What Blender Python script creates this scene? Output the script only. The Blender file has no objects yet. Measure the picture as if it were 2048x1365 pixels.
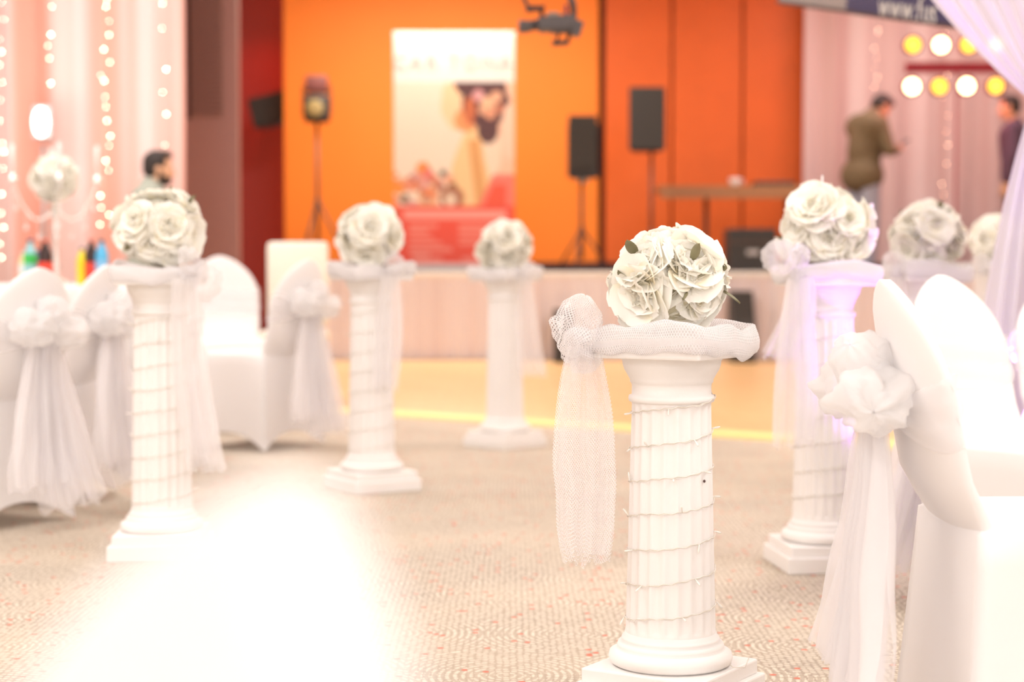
import bpy, bmesh, math, random
from mathutils import Vector, Matrix, noise
sc = bpy.context.scene
COL = sc.collection
PI = math.pi
# ------------------------------------------------------------------ camera
F = 3500.0                       # focal length in pixels of the 2048 px frame
HC = 0.92                        # eye height
PITCH = math.atan((682.5 - 530.0) / F)
cd = bpy.data.cameras.new('camera'); cam = bpy.data.objects.new('camera', cd); COL.objects.link(cam)
cd.sensor_width = 36.0; cd.lens = F / 2048 * 36.0
cam.location = (0, 0, HC); cam.rotation_euler = (PI / 2 - PITCH, 0, 0)
cd.clip_start = 0.02; cd.clip_end = 100
cd.dof.use_dof = True; cd.dof.focus_distance = 3.60; cd.dof.aperture_fstop = 2.25
sc.camera = cam
# ------------------------------------------------------------------ world, lamps, exposure
wd = bpy.data.worlds.new('world'); sc.world = wd; wd.use_nodes = True
bg = wd.node_tree.nodes['Background']; bg.inputs[0].default_value = (1.0, 0.975, 0.965, 1); bg.inputs[1].default_value = 2.5
vs = sc.view_settings
sc.display_settings.display_device = 'sRGB'
vs.view_transform = 'Standard'; vs.look = 'None'; vs.gamma = 1.0; vs.use_curve_mapping = False; vs.exposure = -0.13
cy = sc.cycles; cy.max_bounces = 7; cy.diffuse_bounces = 5; cy.glossy_bounces = 2; cy.transmission_bounces = 8; cy.transparent_max_bounces = 10; cy.use_adaptive_sampling = True; cy.adaptive_threshold = 0.07; cy.caustics_reflective = False; cy.caustics_refractive = False


def area(loc, size, power, col=(1, .975, .96), rot=(0, 0, 0)):
    l = bpy.data.lights.new('hall_lamp', 'AREA'); l.shape = 'RECTANGLE'; l.size = size[0]; l.size_y = size[1]
    l.energy = power; l.color = col
    o = bpy.data.objects.new('hall_lamp', l); COL.objects.link(o); o.location = loc; o.rotation_euler = rot
    return o


for y in (-4.5, 2.8, 10.0):                               # long ceiling light panels over the hall
    for x in (-3.0, 3.0):
        area((x, y, 4.3), (1.6, 5.0), 215)
area((-0.8, 17.0, 4.3), (2.6, 0.6), 270, (1, .90, .78))    # stage wash in front of the orange wall
area((4.2, 17.2, 4.3), (2.4, 0.6), 85, (1, .88, .84))


def spot(name, loc, target, power, col, angle, blend=.5, radius=.06):
    l = bpy.data.lights.new(name, 'SPOT'); l.energy = power; l.color = col
    l.spot_size = math.radians(angle); l.spot_blend = blend; l.shadow_soft_size = radius
    o = bpy.data.objects.new(name, l); COL.objects.link(o); o.location = loc
    d = Vector(target) - Vector(loc); o.rotation_euler = d.to_track_quat('-Z', 'Y').to_euler()
    return o


def point(name, loc, power, col, radius=.08):
    l = bpy.data.lights.new(name, 'POINT'); l.energy = power; l.color = col; l.shadow_soft_size = radius
    o = bpy.data.objects.new(name, l); COL.objects.link(o); o.location = loc
    return o


# ------------------------------------------------------------------ placement from the photograph
def W(u, v, d):
    """world point on the ray through pixel (u, v) at distance d from the camera plane (along +Y)"""
    x = (u - 1024) / F; yc = -(v - 682.5) / F
    s, c = math.sin(PITCH), math.cos(PITCH)
    dy = c + yc * s; dz = -s + yc * c
    t = d / dy
    return Vector((x * t, d, HC + dz * t))


def X(u, d): return W(u, 530, d).x
def Z(v, d): return W(1024, v, d).z


# ------------------------------------------------------------------ materials
def lin(c):
    return tuple((x / 12.92 if x <= .04045 else ((x + .055) / 1.055) ** 2.4) for x in c)


def rgb(r, g, b): return lin((r / 255, g / 255, b / 255)) + (1,)


def mat(name, col, rough=.6, metal=0, noise_amt=0, noise_scale=20, bump=0, bump_scale=60, trans=0, spec=.4, emit=None, estr=0, sheen=0):
    m = bpy.data.materials.new(name); m.use_nodes = True; nt = m.node_tree; N = nt.nodes; L = nt.links
    b = N['Principled BSDF']; b.inputs['Base Color'].default_value = col
    b.inputs['Roughness'].default_value = rough; b.inputs['Metallic'].default_value = metal
    b.inputs['Specular IOR Level'].default_value = spec
    if sheen: b.inputs['Sheen Weight'].default_value = sheen
    tc = N.new('ShaderNodeTexCoord')
    if noise_amt:
        nz = N.new('ShaderNodeTexNoise'); nz.inputs['Scale'].default_value = noise_scale; nz.inputs['Detail'].default_value = 4
        L.new(tc.outputs['Object'], nz.inputs['Vector'])
        mx = N.new('ShaderNodeMix'); mx.data_type = 'RGBA'
        mx.inputs['A'].default_value = tuple(max(0, c * (1 - noise_amt)) for c in col[:3]) + (1,)
        mx.inputs['B'].default_value = tuple(min(1, c * (1 + noise_amt)) for c in col[:3]) + (1,)
        L.new(nz.outputs['Fac'], mx.inputs['Factor']); L.new(mx.outputs['Result'], b.inputs['Base Color'])
    if bump:
        nb = N.new('ShaderNodeTexNoise'); nb.inputs['Scale'].default_value = bump_scale; nb.inputs['Detail'].default_value = 3
        L.new(tc.outputs['Object'], nb.inputs['Vector'])
        bp = N.new('ShaderNodeBump'); bp.inputs['Strength'].default_value = bump; bp.inputs['Distance'].default_value = .01
        L.new(nb.outputs['Fac'], bp.inputs['Height']); L.new(bp.outputs['Normal'], b.inputs['Normal'])
    if emit:
        b.inputs['Emission Color'].default_value = emit; b.inputs['Emission Strength'].default_value = estr
    if trans:
        t = N.new('ShaderNodeBsdfTranslucent'); t.inputs['Color'].default_value = col
        ms = N.new('ShaderNodeMixShader'); ms.inputs[0].default_value = trans
        L.new(b.outputs[0], ms.inputs[1]); L.new(t.outputs[0], ms.inputs[2])
        L.new(ms.outputs[0], N['Material Output'].inputs['Surface'])
    return m


def sheer(name, col, opacity, net=None, net_lo=.3, net_hi=.95, transl=.45):
    """see-through cloth; net = thread spacing in metres (needs UVs in metres)"""
    m = bpy.data.materials.new(name); m.use_nodes = True; nt = m.node_tree; N = nt.nodes; L = nt.links
    N.remove(N['Principled BSDF'])
    d = N.new('ShaderNodeBsdfDiffuse'); d.inputs['Color'].default_value = col
    t = N.new('ShaderNodeBsdfTranslucent'); t.inputs['Color'].default_value = col
    ms = N.new('ShaderNodeMixShader'); ms.inputs[0].default_value = transl
    L.new(d.outputs[0], ms.inputs[1]); L.new(t.outputs[0], ms.inputs[2])
    tr = N.new('ShaderNodeBsdfTransparent')
    mo = N.new('ShaderNodeMixShader'); mo.inputs[0].default_value = opacity
    L.new(tr.outputs[0], mo.inputs[1]); L.new(ms.outputs[0], mo.inputs[2])
    L.new(mo.outputs[0], N['Material Output'].inputs['Surface'])
    if net:
        tc = N.new('ShaderNodeTexCoord'); sp = N.new('ShaderNodeSeparateXYZ'); L.new(tc.outputs['UV'], sp.inputs[0])

        def M(op, a, b=None):
            n = N.new('ShaderNodeMath'); n.operation = op
            for i, v in enumerate((a, b)):
                if v is None: continue
                if isinstance(v, (int, float)): n.inputs[i].default_value = v
                else: L.new(v, n.inputs[i])
            return n.outputs[0]
        k = PI / net
        ux = M('MULTIPLY', sp.outputs[0], k); vy = M('MULTIPLY', sp.outputs[1], k * .62)
        a = M('ABSOLUTE', M('SINE', M('ADD', ux, vy))); b = M('ABSOLUTE', M('SINE', M('SUBTRACT', ux, vy)))
        th = M('MAXIMUM', a, b)
        mr = N.new('ShaderNodeMapRange'); mr.inputs['From Min'].default_value = .80; mr.inputs['From Max'].default_value = .92
        mr.inputs['To Min'].default_value = net_lo; mr.inputs['To Max'].default_value = net_hi
        L.new(th, mr.inputs['Value']); L.new(mr.outputs[0], mo.inputs[0])
    return m


M = {}
M['plaster'] = mat('white_plaster', (.84, .81, .785, 1), .55, noise_amt=.03, noise_scale=9, bump=.04, bump_scale=120)
M['cover'] = mat('white_spandex', (.90, .875, .87, 1), .75, bump=.10, bump_scale=5, trans=.12, sheen=.15)
M['cloth'] = mat('white_tablecloth', (.87, .85, .84, 1), .8, trans=.1)
M['cream'] = mat('cream_leather', (.84, .79, .68, 1), .5, noise_amt=.04)
M['tulle'] = sheer('silver_tulle', (.93, .91, .92, 1), .8, .0052, .05, .72)
M['tulle_dense'] = sheer('silver_tulle_layers', (.88, .86, .87, 1), .9, .0050, .45, .95)
M['organza'] = sheer('white_organza', (.96, .94, .955, 1), .46)
M['organza_dense'] = sheer('white_organza_gathered', (.96, .95, .955, 1), .74)
M['drape'] = sheer('lilac_voile', (.82, .785, .86, 1), .95, transl=.5)
M['wire'] = mat('clear_wire', (.72, .66, .58, 1), .4)
M['bulb_off'] = mat('clear_bulb', (.85, .82, .76, 1), .15, spec=.8)
M['leaf'] = mat('olive_leaf', (.22, .20, .11, 1), .5, noise_amt=.3, noise_scale=40)
M['core'] = mat('foam_core', (.55, .50, .36, 1), .9, noise_amt=.3, noise_scale=30)
M['stamen'] = mat('orange_stamen', (.85, .47, .06, 1), .7)
M['black'] = mat('black_plastic', (.035, .031, .030, 1), .55)
M['grille'] = mat('black_grille', (.042, .038, .036, 1), .8, noise_amt=.2, noise_scale=200)
M['metal_dark'] = mat('dark_metal', (.10, .06, .05, 1), .5, metal=.3)
M['grey_metal'] = mat('grey_metal', (.42, .40, .40, 1), .4, metal=.6)
M['camera_body'] = mat('camera_body', (.10, .085, .085, 1), .5)
M['silver'] = mat('silver', (.88, .86, .82, 1), .22, metal=.6)
M['crystal'] = mat('crystal', (.92, .90, .88, 1), .08, spec=1.0, trans=.4)
M['skin'] = mat('skin', (.70, .40, .25, 1), .6)
M['hair'] = mat('dark_hair', (.035, .025, .022, 1), .7)
M['olive'] = mat('olive_jacket', (.16, .115, .065, 1), .85, noise_amt=.15, noise_scale=14)
M['denim'] = mat('pale_denim', (.36, .37, .46, 1), .85, noise_amt=.1)
M['greyshirt'] = mat('grey_green_shirt', (.36, .38, .32, 1), .85)
M['navy'] = mat('navy_purple_jacket', (.10, .055, .09, 1), .85)
M['darktrousers'] = mat('dark_trousers', (.05, .045, .055, 1), .85)
M['wood_table'] = mat('brown_tabletop', (.42, .19, .08, 1), .45)


def petal_material():
    m = bpy.data.materials.new('cream_petal'); m.use_nodes = True; nt = m.node_tree; N = nt.nodes; L = nt.links
    b = N['Principled BSDF']; b.inputs['Roughness'].default_value = .7; b.inputs['Specular IOR Level'].default_value = .2
    a = N.new('ShaderNodeAttribute'); a.attribute_name = 'Col'
    L.new(a.outputs['Color'], b.inputs['Base Color'])
    t = N.new('ShaderNodeBsdfTranslucent'); L.new(a.outputs['Color'], t.inputs['Color'])
    ms = N.new('ShaderNodeMixShader'); ms.inputs[0].default_value = .27
    L.new(b.outputs[0], ms.inputs[1]); L.new(t.outputs[0], ms.inputs[2]); L.new(ms.outputs[0], N['Material Output'].inputs['Surface'])
    return m


M['petal'] = petal_material()


def print_material(name, rough=.5):
    m = bpy.data.materials.new(name); m.use_nodes = True; nt = m.node_tree; N = nt.nodes
    b = N['Principled BSDF']; b.inputs['Roughness'].default_value = rough
    a = N.new('ShaderNodeAttribute'); a.attribute_name = 'Col'
    nt.links.new(a.outputs['Color'], b.inputs['Base Color'])
    return m


M['print'] = print_material('printed_banner')


def emitter(name, col, s):
    m = bpy.data.materials.new(name); m.use_nodes = True; nt = m.node_tree
    nt.nodes.remove(nt.nodes['Principled BSDF'])
    e = nt.nodes.new('ShaderNodeEmission'); e.inputs[0].default_value = col; e.inputs[1].default_value = s
    nt.links.new(e.outputs[0], nt.nodes['Material Output'].inputs['Surface'])
    return m


def carpet_material():
    m = bpy.data.materials.new('patterned_carpet'); m.use_nodes = True; nt = m.node_tree; N = nt.nodes; L = nt.links
    b = N['Principled BSDF']; b.inputs['Roughness'].default_value = .95; b.inputs['Specular IOR Level'].default_value = .1
    tc = N.new('ShaderNodeTexCoord')

    def node(t, **k):
        n = N.new(t)
        for a, v in k.items():
            if a in n.inputs: n.inputs[a].default_value = v
            else: setattr(n, a, v)
        return n

    def math(op, a, c=None):
        n = N.new('ShaderNodeMath'); n.operation = op
        for i, v in enumerate((a, c)):
            if v is None: continue
            if isinstance(v, (int, float)): n.inputs[i].default_value = v
            else: L.new(v, n.inputs[i])
        return n.outputs[0]

    def mix(fac, a, c):
        n = N.new('ShaderNodeMix'); n.data_type = 'RGBA'
        for k, v in (('Factor', fac), ('A', a), ('B', c)):
            if isinstance(v, (tuple, float)): n.inputs[k].default_value = v
            else: L.new(v, n.inputs[k])
        return n.outputs['Result']
    # concentric arcs of pale stitches around scattered centres
    big = node('ShaderNodeTexVoronoi', voronoi_dimensions='2D'); big.inputs['Scale'].default_value = 2.6
    L.new(tc.outputs['Object'], big.inputs['Vector'])
    ring = math('SINE', math('MULTIPLY', big.outputs['Distance'], 2 * PI * 21))
    ringm = node('ShaderNodeMapRange'); ringm.inputs['From Min'].default_value = -.25; ringm.inputs['From Max'].default_value = .35
    ringm.inputs['To Min'].default_value = .25; L.new(ring, ringm.inputs['Value'])
    dots = node('ShaderNodeTexVoronoi', voronoi_dimensions='2D'); dots.inputs['Scale'].default_value = 62; dots.inputs['Randomness'].default_value = .35
    L.new(tc.outputs['Object'], dots.inputs['Vector'])
    dm = node('ShaderNodeMapRange'); dm.inputs['From Min'].default_value = .50; dm.inputs['From Max'].default_value = .38
    L.new(dots.outputs['Distance'], dm.inputs['Value'])
    pale = math('MULTIPLY', ringm.outputs[0], dm.outputs[0])
    nz = node('ShaderNodeTexNoise'); nz.inputs['Scale'].default_value = 1.6; nz.inputs['Detail'].default_value = 3
    L.new(tc.outputs['Object'], nz.inputs['Vector'])
    nr = node('ShaderNodeMapRange'); nr.inputs['From Min'].default_value = .38; nr.inputs['From Max'].default_value = .62
    L.new(nz.outputs['Fac'], nr.inputs['Value'])
    ground = mix(nr.outputs[0], (.375, .31, .25, 1), (.475, .39, .305, 1))
    c1 = mix(pale, ground, (.69, .615, .51, 1))
    sep = N.new('ShaderNodeSeparateColor'); L.new(dots.outputs['Color'], sep.inputs[0])
    redsel = math('GREATER_THAN', sep.outputs[0], .972)
    rm = node('ShaderNodeMapRange'); rm.inputs['From Min'].default_value = .58; rm.inputs['From Max'].default_value = .44
    L.new(dots.outputs['Distance'], rm.inputs['Value'])
    red = math('MULTIPLY', redsel, rm.outputs[0])
    c2 = mix(red, c1, (.62, .20, .14, 1))
    L.new(c2, b.inputs['Base Color'])
    fz = node('ShaderNodeTexNoise'); fz.inputs['Scale'].default_value = 260
    L.new(tc.outputs['Object'], fz.inputs['Vector'])
    bp = node('ShaderNodeBump'); bp.inputs['Strength'].default_value = .3; bp.inputs['Distance'].default_value = .004
    L.new(fz.outputs['Fac'], bp.inputs['Height']); L.new(bp.outputs['Normal'], b.inputs['Normal'])
    return m


def parquet_material():
    m = bpy.data.materials.new('parquet'); m.use_nodes = True; nt = m.node_tree; N = nt.nodes; L = nt.links
    b = N['Principled BSDF']; b.inputs['Roughness'].default_value = .35
    tc = N.new('ShaderNodeTexCoord'); br = N.new('ShaderNodeTexBrick')
    br.inputs['Scale'].default_value = 2.2; br.inputs['Color1'].default_value = (.80, .54, .27, 1); br.inputs['Color2'].default_value = (.74, .47, .22, 1)
    br.inputs['Mortar'].default_value = (.58, .38, .18, 1); br.inputs['Mortar Size'].default_value = .008
    L.new(tc.outputs['Object'], br.inputs['Vector']); L.new(br.outputs['Color'], b.inputs['Base Color'])
    return m


def curtain_material(name, ca, cb, scale, trans=.25):
    """sheer white lengths hung over a coloured lining: broad vertical bands of two fabrics"""
    m = bpy.data.materials.new(name); m.use_nodes = True; nt = m.node_tree; N = nt.nodes; L = nt.links
    b = N['Principled BSDF']; b.inputs['Roughness'].default_value = .8; b.inputs['Specular IOR Level'].default_value = .1
    tc = N.new('ShaderNodeTexCoord'); mp = N.new('ShaderNodeMapping'); mp.inputs['Scale'].default_value = (scale, 0, .02)
    nz = N.new('ShaderNodeTexNoise'); nz.inputs['Scale'].default_value = 1; nz.inputs['Detail'].default_value = 2
    L.new(tc.outputs['Object'], mp.inputs['Vector']); L.new(mp.outputs[0], nz.inputs['Vector'])
    mr = N.new('ShaderNodeMapRange'); mr.inputs['From Min'].default_value = .40; mr.inputs['From Max'].default_value = .60
    L.new(nz.outputs['Fac'], mr.inputs['Value'])
    mx = N.new('ShaderNodeMix'); mx.data_type = 'RGBA'; mx.inputs['A'].default_value = ca; mx.inputs['B'].default_value = cb
    L.new(mr.outputs[0], mx.inputs['Factor']); L.new(mx.outputs['Result'], b.inputs['Base Color'])
    t = N.new('ShaderNodeBsdfTranslucent'); L.new(mx.outputs['Result'], t.inputs['Color'])
    ms = N.new('ShaderNodeMixShader'); ms.inputs[0].default_value = trans
    L.new(b.outputs[0], ms.inputs[1]); L.new(t.outputs[0], ms.inputs[2]); L.new(ms.outputs[0], N['Material Output'].inputs['Surface'])
    return m


M['carpet'] = carpet_material(); M['parquet'] = parquet_material()
M['yellow'] = mat('yellow_edging', (.93, .74, .30, 1), .5)
M['orange'] = mat('orange_wall', (.92, .235, .022, 1), .6, noise_amt=.04, noise_scale=2)
M['orange_panel'] = mat('orange_wood_panel', (.70, .125, .014, 1), .5, noise_amt=.10, noise_scale=3)
M['seam'] = mat('dark_seam', (.10, .028, .012, 1), .7)
M['maroon'] = mat('maroon_wall', (.36, .055, .05, 1), .7)
M['mauve'] = mat('mauve_partition', (.31, .165, .15, 1), .55, noise_amt=.05, noise_scale=2)
M['vent'] = mat('vent_slat', (.26, .145, .135, 1), .6)
M['skirting'] = mat('black_skirting', (.05, .02, .018, 1), .6)
M['ceiling'] = mat('white_ceiling', (.82, .80, .79, 1), .9)
M['sidewall'] = mat('pale_wall', (.70, .62, .58, 1), .9)
M['curtain_pink'] = curtain_material('pink_lined_curtain', (.82, .40, .32, 1), (.84, .68, .67, 1), 3.4)
M['curtain_rose'] = curtain_material('rose_curtain', (.62, .43, .41, 1), (.76, .62, .61, 1), 3.0, .1)
M['stage_skirt'] = curtain_material('stage_skirt_cloth', (.80, .70, .72, 1), (.86, .80, .84, 1), 2.2, .1)
M['fairy'] = emitter('fairy_glow', (1, .84, .62, 1), 40)
M['fairy_dim'] = emitter('fairy_glow_dim', (1, .62, .40, 1), 22)
M['lamp_white'] = emitter('flood_glow', (1, .97, .92, 1), 6)
M['par_hot'] = emitter('lamp_hot', (1, .86, .45, 1), 9)
M['par_warm'] = emitter('lamp_warm', (1, .55, .06, 1), 3.4)
M['sign_navy'] = mat('navy_vinyl', (.045, .040, .13, 1), .5)
M['sign_white'] = mat('white_vinyl', (.85, .84, .82, 1), .5)
M['print_grey'] = mat('pale_print', (.66, .52, .52, 1), .6)


# ------------------------------------------------------------------ geometry helpers
def link(o, parent=None):
    COL.objects.link(o)
    if parent: o.parent = parent
    return o


def tag(o, label, cat, group=None, kind=None):
    if label: o['label'] = label
    if cat: o['category'] = cat
    if group: o['group'] = group
    if kind: o['kind'] = kind
    return o


def thing(name, label, cat, loc=(0, 0, 0), rz=0, group=None):
    o = bpy.data.objects.new(name, None); o.location = loc; o.rotation_euler = (0, 0, rz); o.empty_display_size = .1
    link(o); return tag(o, label, cat, group)


def mk(name, verts, faces, m, parent=None, smooth=True, uvs=None, cols=None):
    me = bpy.data.meshes.new(name); me.from_pydata([tuple(v) for v in verts], [], faces); me.materials.append(M[m] if isinstance(m, str) else m)
    if smooth:
        me.polygons.foreach_set('use_smooth', [True] * len(me.polygons))
    if uvs:
        ul = me.uv_layers.new(name='UVMap')
        ul.data.foreach_set('uv', [c for l in me.loops for c in uvs[l.vertex_index]])
    if cols:
        ca = me.color_attributes.new('Col', 'FLOAT_COLOR', 'POINT')
        ca.data.foreach_set('color', [x for c in cols for x in c])
    me.update()
    return link(bpy.data.objects.new(name, me), parent)


def reuse(name, src, parent=None, loc=None, rot=None, scale=None):
    o = bpy.data.objects.new(name, src.data if hasattr(src, 'data') else src)
    if loc is not None: o.location = loc
    if rot is not None: o.rotation_euler = rot
    if scale is not None: o.scale = (scale,) * 3 if isinstance(scale, (int, float)) else scale
    return link(o, parent)


class G:
    """collects shapes that belong to one part"""
    def __init__(s): s.v = []; s.f = []

    def add(s, vf):
        n = len(s.v); s.v += [Vector(p) for p in vf[0]]; s.f += [tuple(i + n for i in f) for f in vf[1]]; return s

    def build(s, name, m, parent=None, smooth=True): return mk(name, s.v, s.f, m, parent, smooth)


def box(c, size, bev=0.0, rot=None):
    bm = bmesh.new(); bmesh.ops.create_cube(bm, size=1)
    for v in bm.verts: v.co = Vector((v.co.x * size[0], v.co.y * size[1], v.co.z * size[2]))
    if bev: bmesh.ops.bevel(bm, geom=bm.edges[:], offset=bev, segments=2, affect='EDGES', profile=.5)
    R = rot.to_matrix() if rot else Matrix.Identity(3)
    bm.verts.index_update()
    vs_ = [R @ v.co + Vector(c) for v in bm.verts]; fs = [tuple(v.index for v in f.verts) for f in bm.faces]
    bm.free(); return vs_, fs


def gridf(nu, nv, cu=False, cv=False):
    fs = []
    for i in range(nu if cu else nu - 1):
        for j in range(nv if cv else nv - 1):
            i2 = (i + 1) % nu; j2 = (j + 1) % nv
            fs.append((i * nv + j, i2 * nv + j, i2 * nv + j2, i * nv + j2))
    return fs


def lathe(prof, n=32, c=(0, 0, 0), cap=True):
    """profile of (radius, z), bottom to top"""
    vs_ = []; c = Vector(c)
    for r, z in prof:
        for k in range(n):
            a = 2 * PI * k / n; vs_.append(c + Vector((r * math.cos(a), r * math.sin(a), z)))
    fs = []
    for i in range(len(prof) - 1):
        for k in range(n):
            k2 = (k + 1) % n; fs.append((i * n + k, i * n + k2, (i + 1) * n + k2, (i + 1) * n + k))
    if cap:
        fs.append(tuple(reversed(range(n)))); fs.append(tuple((len(prof) - 1) * n + k for k in range(n)))
    return vs_, fs


def tube(pts, r, n=8, closed=False, cap=True):
    pts = [Vector(p) for p in pts]; m = len(pts); vs_ = []
    rr = r if isinstance(r, (list, tuple)) else [r] * m
    up = None
    for i, p in enumerate(pts):
        a = pts[(i - 1) % m] if (closed or i > 0) else p; b = pts[(i + 1) % m] if (closed or i < m - 1) else p
        t = (b - a).normalized()
        if up is None:
            up = t.orthogonal().normalized()
        else:
            up = (up - t * up.dot(t))
            up = up.normalized() if up.length > 1e-6 else t.orthogonal().normalized()
        s = t.cross(up)
        for k in range(n):
            an = 2 * PI * k / n; vs_.append(p + (up * math.cos(an) + s * math.sin(an)) * rr[i])
    fs = gridf(m, n, closed, True)
    if cap and not closed:
        fs.append(tuple(range(n))); fs.append(tuple((m - 1) * n + k for k in reversed(range(n))))
    return vs_, fs


def ball(c, r, sub=2):
    bm = bmesh.new(); bmesh.ops.create_icosphere(bm, subdivisions=sub, radius=1)
    rr = Vector(r) if isinstance(r, (tuple, list)) else Vector((r, r, r)); c = Vector(c)
    bm.verts.index_update()
    vs_ = [Vector((v.co.x * rr.x, v.co.y * rr.y, v.co.z * rr.z)) + c for v in bm.verts]
    fs = [tuple(v.index for v in f.verts) for f in bm.faces]; bm.free(); return vs_, fs


def capsule(p0, p1, r0, r1, n=12):
    p0 = Vector(p0); p1 = Vector(p1); d = p1 - p0; g = G()
    prof = []
    for k in range(5):
        a = -PI / 2 + PI / 2 * k / 4; prof.append((p0 + d.normalized() * math.sin(a) * r0, max(1e-4, math.cos(a) * r0)))
    for k in range(5):
        a = PI / 2 * k / 4; prof.append((p1 + d.normalized() * math.sin(a) * r1, max(1e-4, math.cos(a) * r1)))
    return tube([p for p, _ in prof], [r for _, r in prof], n)


def remeshed(name, g, voxel, m, parent=None, smooth=4, matfn=None):
    me = bpy.data.meshes.new(name); me.from_pydata([tuple(v) for v in g.v], [], g.f)
    o = bpy.data.objects.new(name, me); COL.objects.link(o)
    rm = o.modifiers.new('r', 'REMESH'); rm.mode = 'VOXEL'; rm.voxel_size = voxel
    sm = o.modifiers.new('s', 'SMOOTH'); sm.iterations = smooth; sm.factor = .5
    dg = bpy.context.evaluated_depsgraph_get(); dg.update()
    me2 = bpy.data.meshes.new_from_object(o.evaluated_get(dg)); me2.name = name
    o.modifiers.clear(); o.data = me2; bpy.data.meshes.remove(me)
    me2.materials.clear(); me2.materials.append(M[m])
    me2.polygons.foreach_set('use_smooth', [True] * len(me2.polygons))
    if parent: o.parent = parent
    return o


def nz(x, y=0., z=0.): return noise.noise(Vector((x, y, z)))


# ------------------------------------------------------------------ the hall
WALL_D = 19.5; STAGE_D = 16.8; STAGE_Z = .85


def struct(o): o['kind'] = 'structure'; return o


ROOM = (-6.6, 6.6, -3.0, 21.2, 4.4)
fl = struct(mk('floor', [(-6.6, -8, 0), (6.6, -8, 0), (6.6, 21.2, 0), (-6.6, 21.2, 0)], [(0, 1, 2, 3)], 'carpet', smooth=False))
struct(mk('ceiling', [(-6.6, -8, 4.4), (-6.6, 21.2, 4.4), (6.6, 21.2, 4.4), (6.6, -8, 4.4)], [(0, 1, 2, 3)], 'ceiling', smooth=False))
struct(G().add(box((-6.65, 6.6, 2.2), (.1, 29.2, 4.4))).build('wall_left', 'sidewall', smooth=False))
struct(G().add(box((6.65, 6.6, 2.2), (.1, 29.2, 4.4))).build('wall_right', 'sidewall', smooth=False))
# dance floor with its yellow edging (the near edge runs obliquely)
p0 = W(660, 830, 3220 / 300); p0 = Vector((X(660, 10.85), 10.85, 0)); p1 = Vector((X(1590, 9.05), 9.05, 0))
ed = (p1 - p0).normalized(); A = p0 - ed * 4.0; B = p1 + ed * 4.2
nrm = Vector((-ed.y, ed.x, 0))
df = struct(mk('floor_parquet', [(A.x, A.y, .012), (B.x, B.y, .012), (B.x, STAGE_D - .1, .012), (A.x, STAGE_D - .1, .012)], [(0, 1, 2, 3)], 'parquet', smooth=False))
q = [A - nrm * .02, B - nrm * .02, B + nrm * .24, A + nrm * .24]
ys = [(p.x, p.y, .001) for p in q[:2]] + [(p.x, p.y, .016) for p in (q[0] + nrm * .05, q[1] + nrm * .05)] + [(p.x, p.y, .016) for p in (q[3], q[2])]
struct(mk('trim_1', ys, [(0, 1, 3, 2), (2, 3, 5, 4)], 'yellow', smooth=False))

# back wall: bright orange part, dark seam, darker orange panels
xo0 = X(570, WALL_D); xo1 = X(1196, WALL_D); xo2 = X(1208, WALL_D)
wb = struct(G().add(box(((xo0 + xo1) / 2, WALL_D + .1, 2.2), (xo1 - xo0, .2, 4.4))).build('wall_back', 'orange', smooth=False))
edges = [1208, 1343, 1484, 1608]
for i in range(3):
    a = X(edges[i], WALL_D) + .012; b = X(edges[i + 1], WALL_D) - .012
    if i == 2: b = X(1640, WALL_D)
    G().add(box(((a + b) / 2, WALL_D + .08, 2.2), (b - a, .12, 4.38), .008)).build('panel', 'orange_panel', wb, False)
G().add(box(((xo1 + 6.6) / 2, WALL_D + .19, 2.2), (6.6 - xo1, .06, 4.4))).build('panel_backing', 'seam', wb, False)
struct(G().add(box(((-6.6 + xo0) / 2 + .2, WALL_D + 1.3, 2.2), (xo0 + 6.6 + .4, .1, 4.4))).build('wall_recess', 'maroon', smooth=False))
struct(G().add(box(((xo0 + 6.0) / 2, WALL_D - .03, STAGE_Z + .05), (6.0 - xo0, .04, .10), .005)).build('baseboard_back', 'skirting', smooth=False))
# mauve folding partition with a louvred vent
xa = X(372, 15.0) - .25; xb = X(478, 15.0)
pw = struct(G().add(box(((xa + xb) / 2, 15.06, 2.2), (xb - xa, .12, 4.4), .01)).build('wall_partition', 'mauve', smooth=False))
va0 = X(378, 15); va1 = X(448, 15); vz0 = Z(238, 15)
G().add(box((va0 + .012, 14.985, (vz0 + 4.2) / 2), (.024, .04, 4.2 - vz0), .004)).build('vent_frame', 'skirting', pw, False)
sl = None
for k in range(36):
    z = vz0 + .03 + k * .043
    if z > 4.15: break
    if sl is None:
        from mathutils import Euler
        sl = G().add(box((0, 0, 0), (va1 - va0 - .03, .012, .045), .003, Euler((math.radians(38), 0, 0)))).build('slat', 'vent', pw, False)
        sl.location = ((va0 + va1) / 2 + .012, 14.982, z)
    else:
        reuse('slat', sl, pw, ((va0 + va1) / 2 + .012, 14.982, z))

# ------------------------------------------------------------------ stage
st = thing('stage_platform', 'raised stage with a pale pleated skirt along the orange wall', 'stage')
sx0, sx1 = X(600, STAGE_D), 6.5
G().add(box(((sx0 + sx1) / 2, (STAGE_D + WALL_D - .06) / 2, STAGE_Z - .03), (sx1 - sx0, WALL_D - .06 - STAGE_D, .06), .006)).build('deck', 'skirting', st, False)


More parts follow.
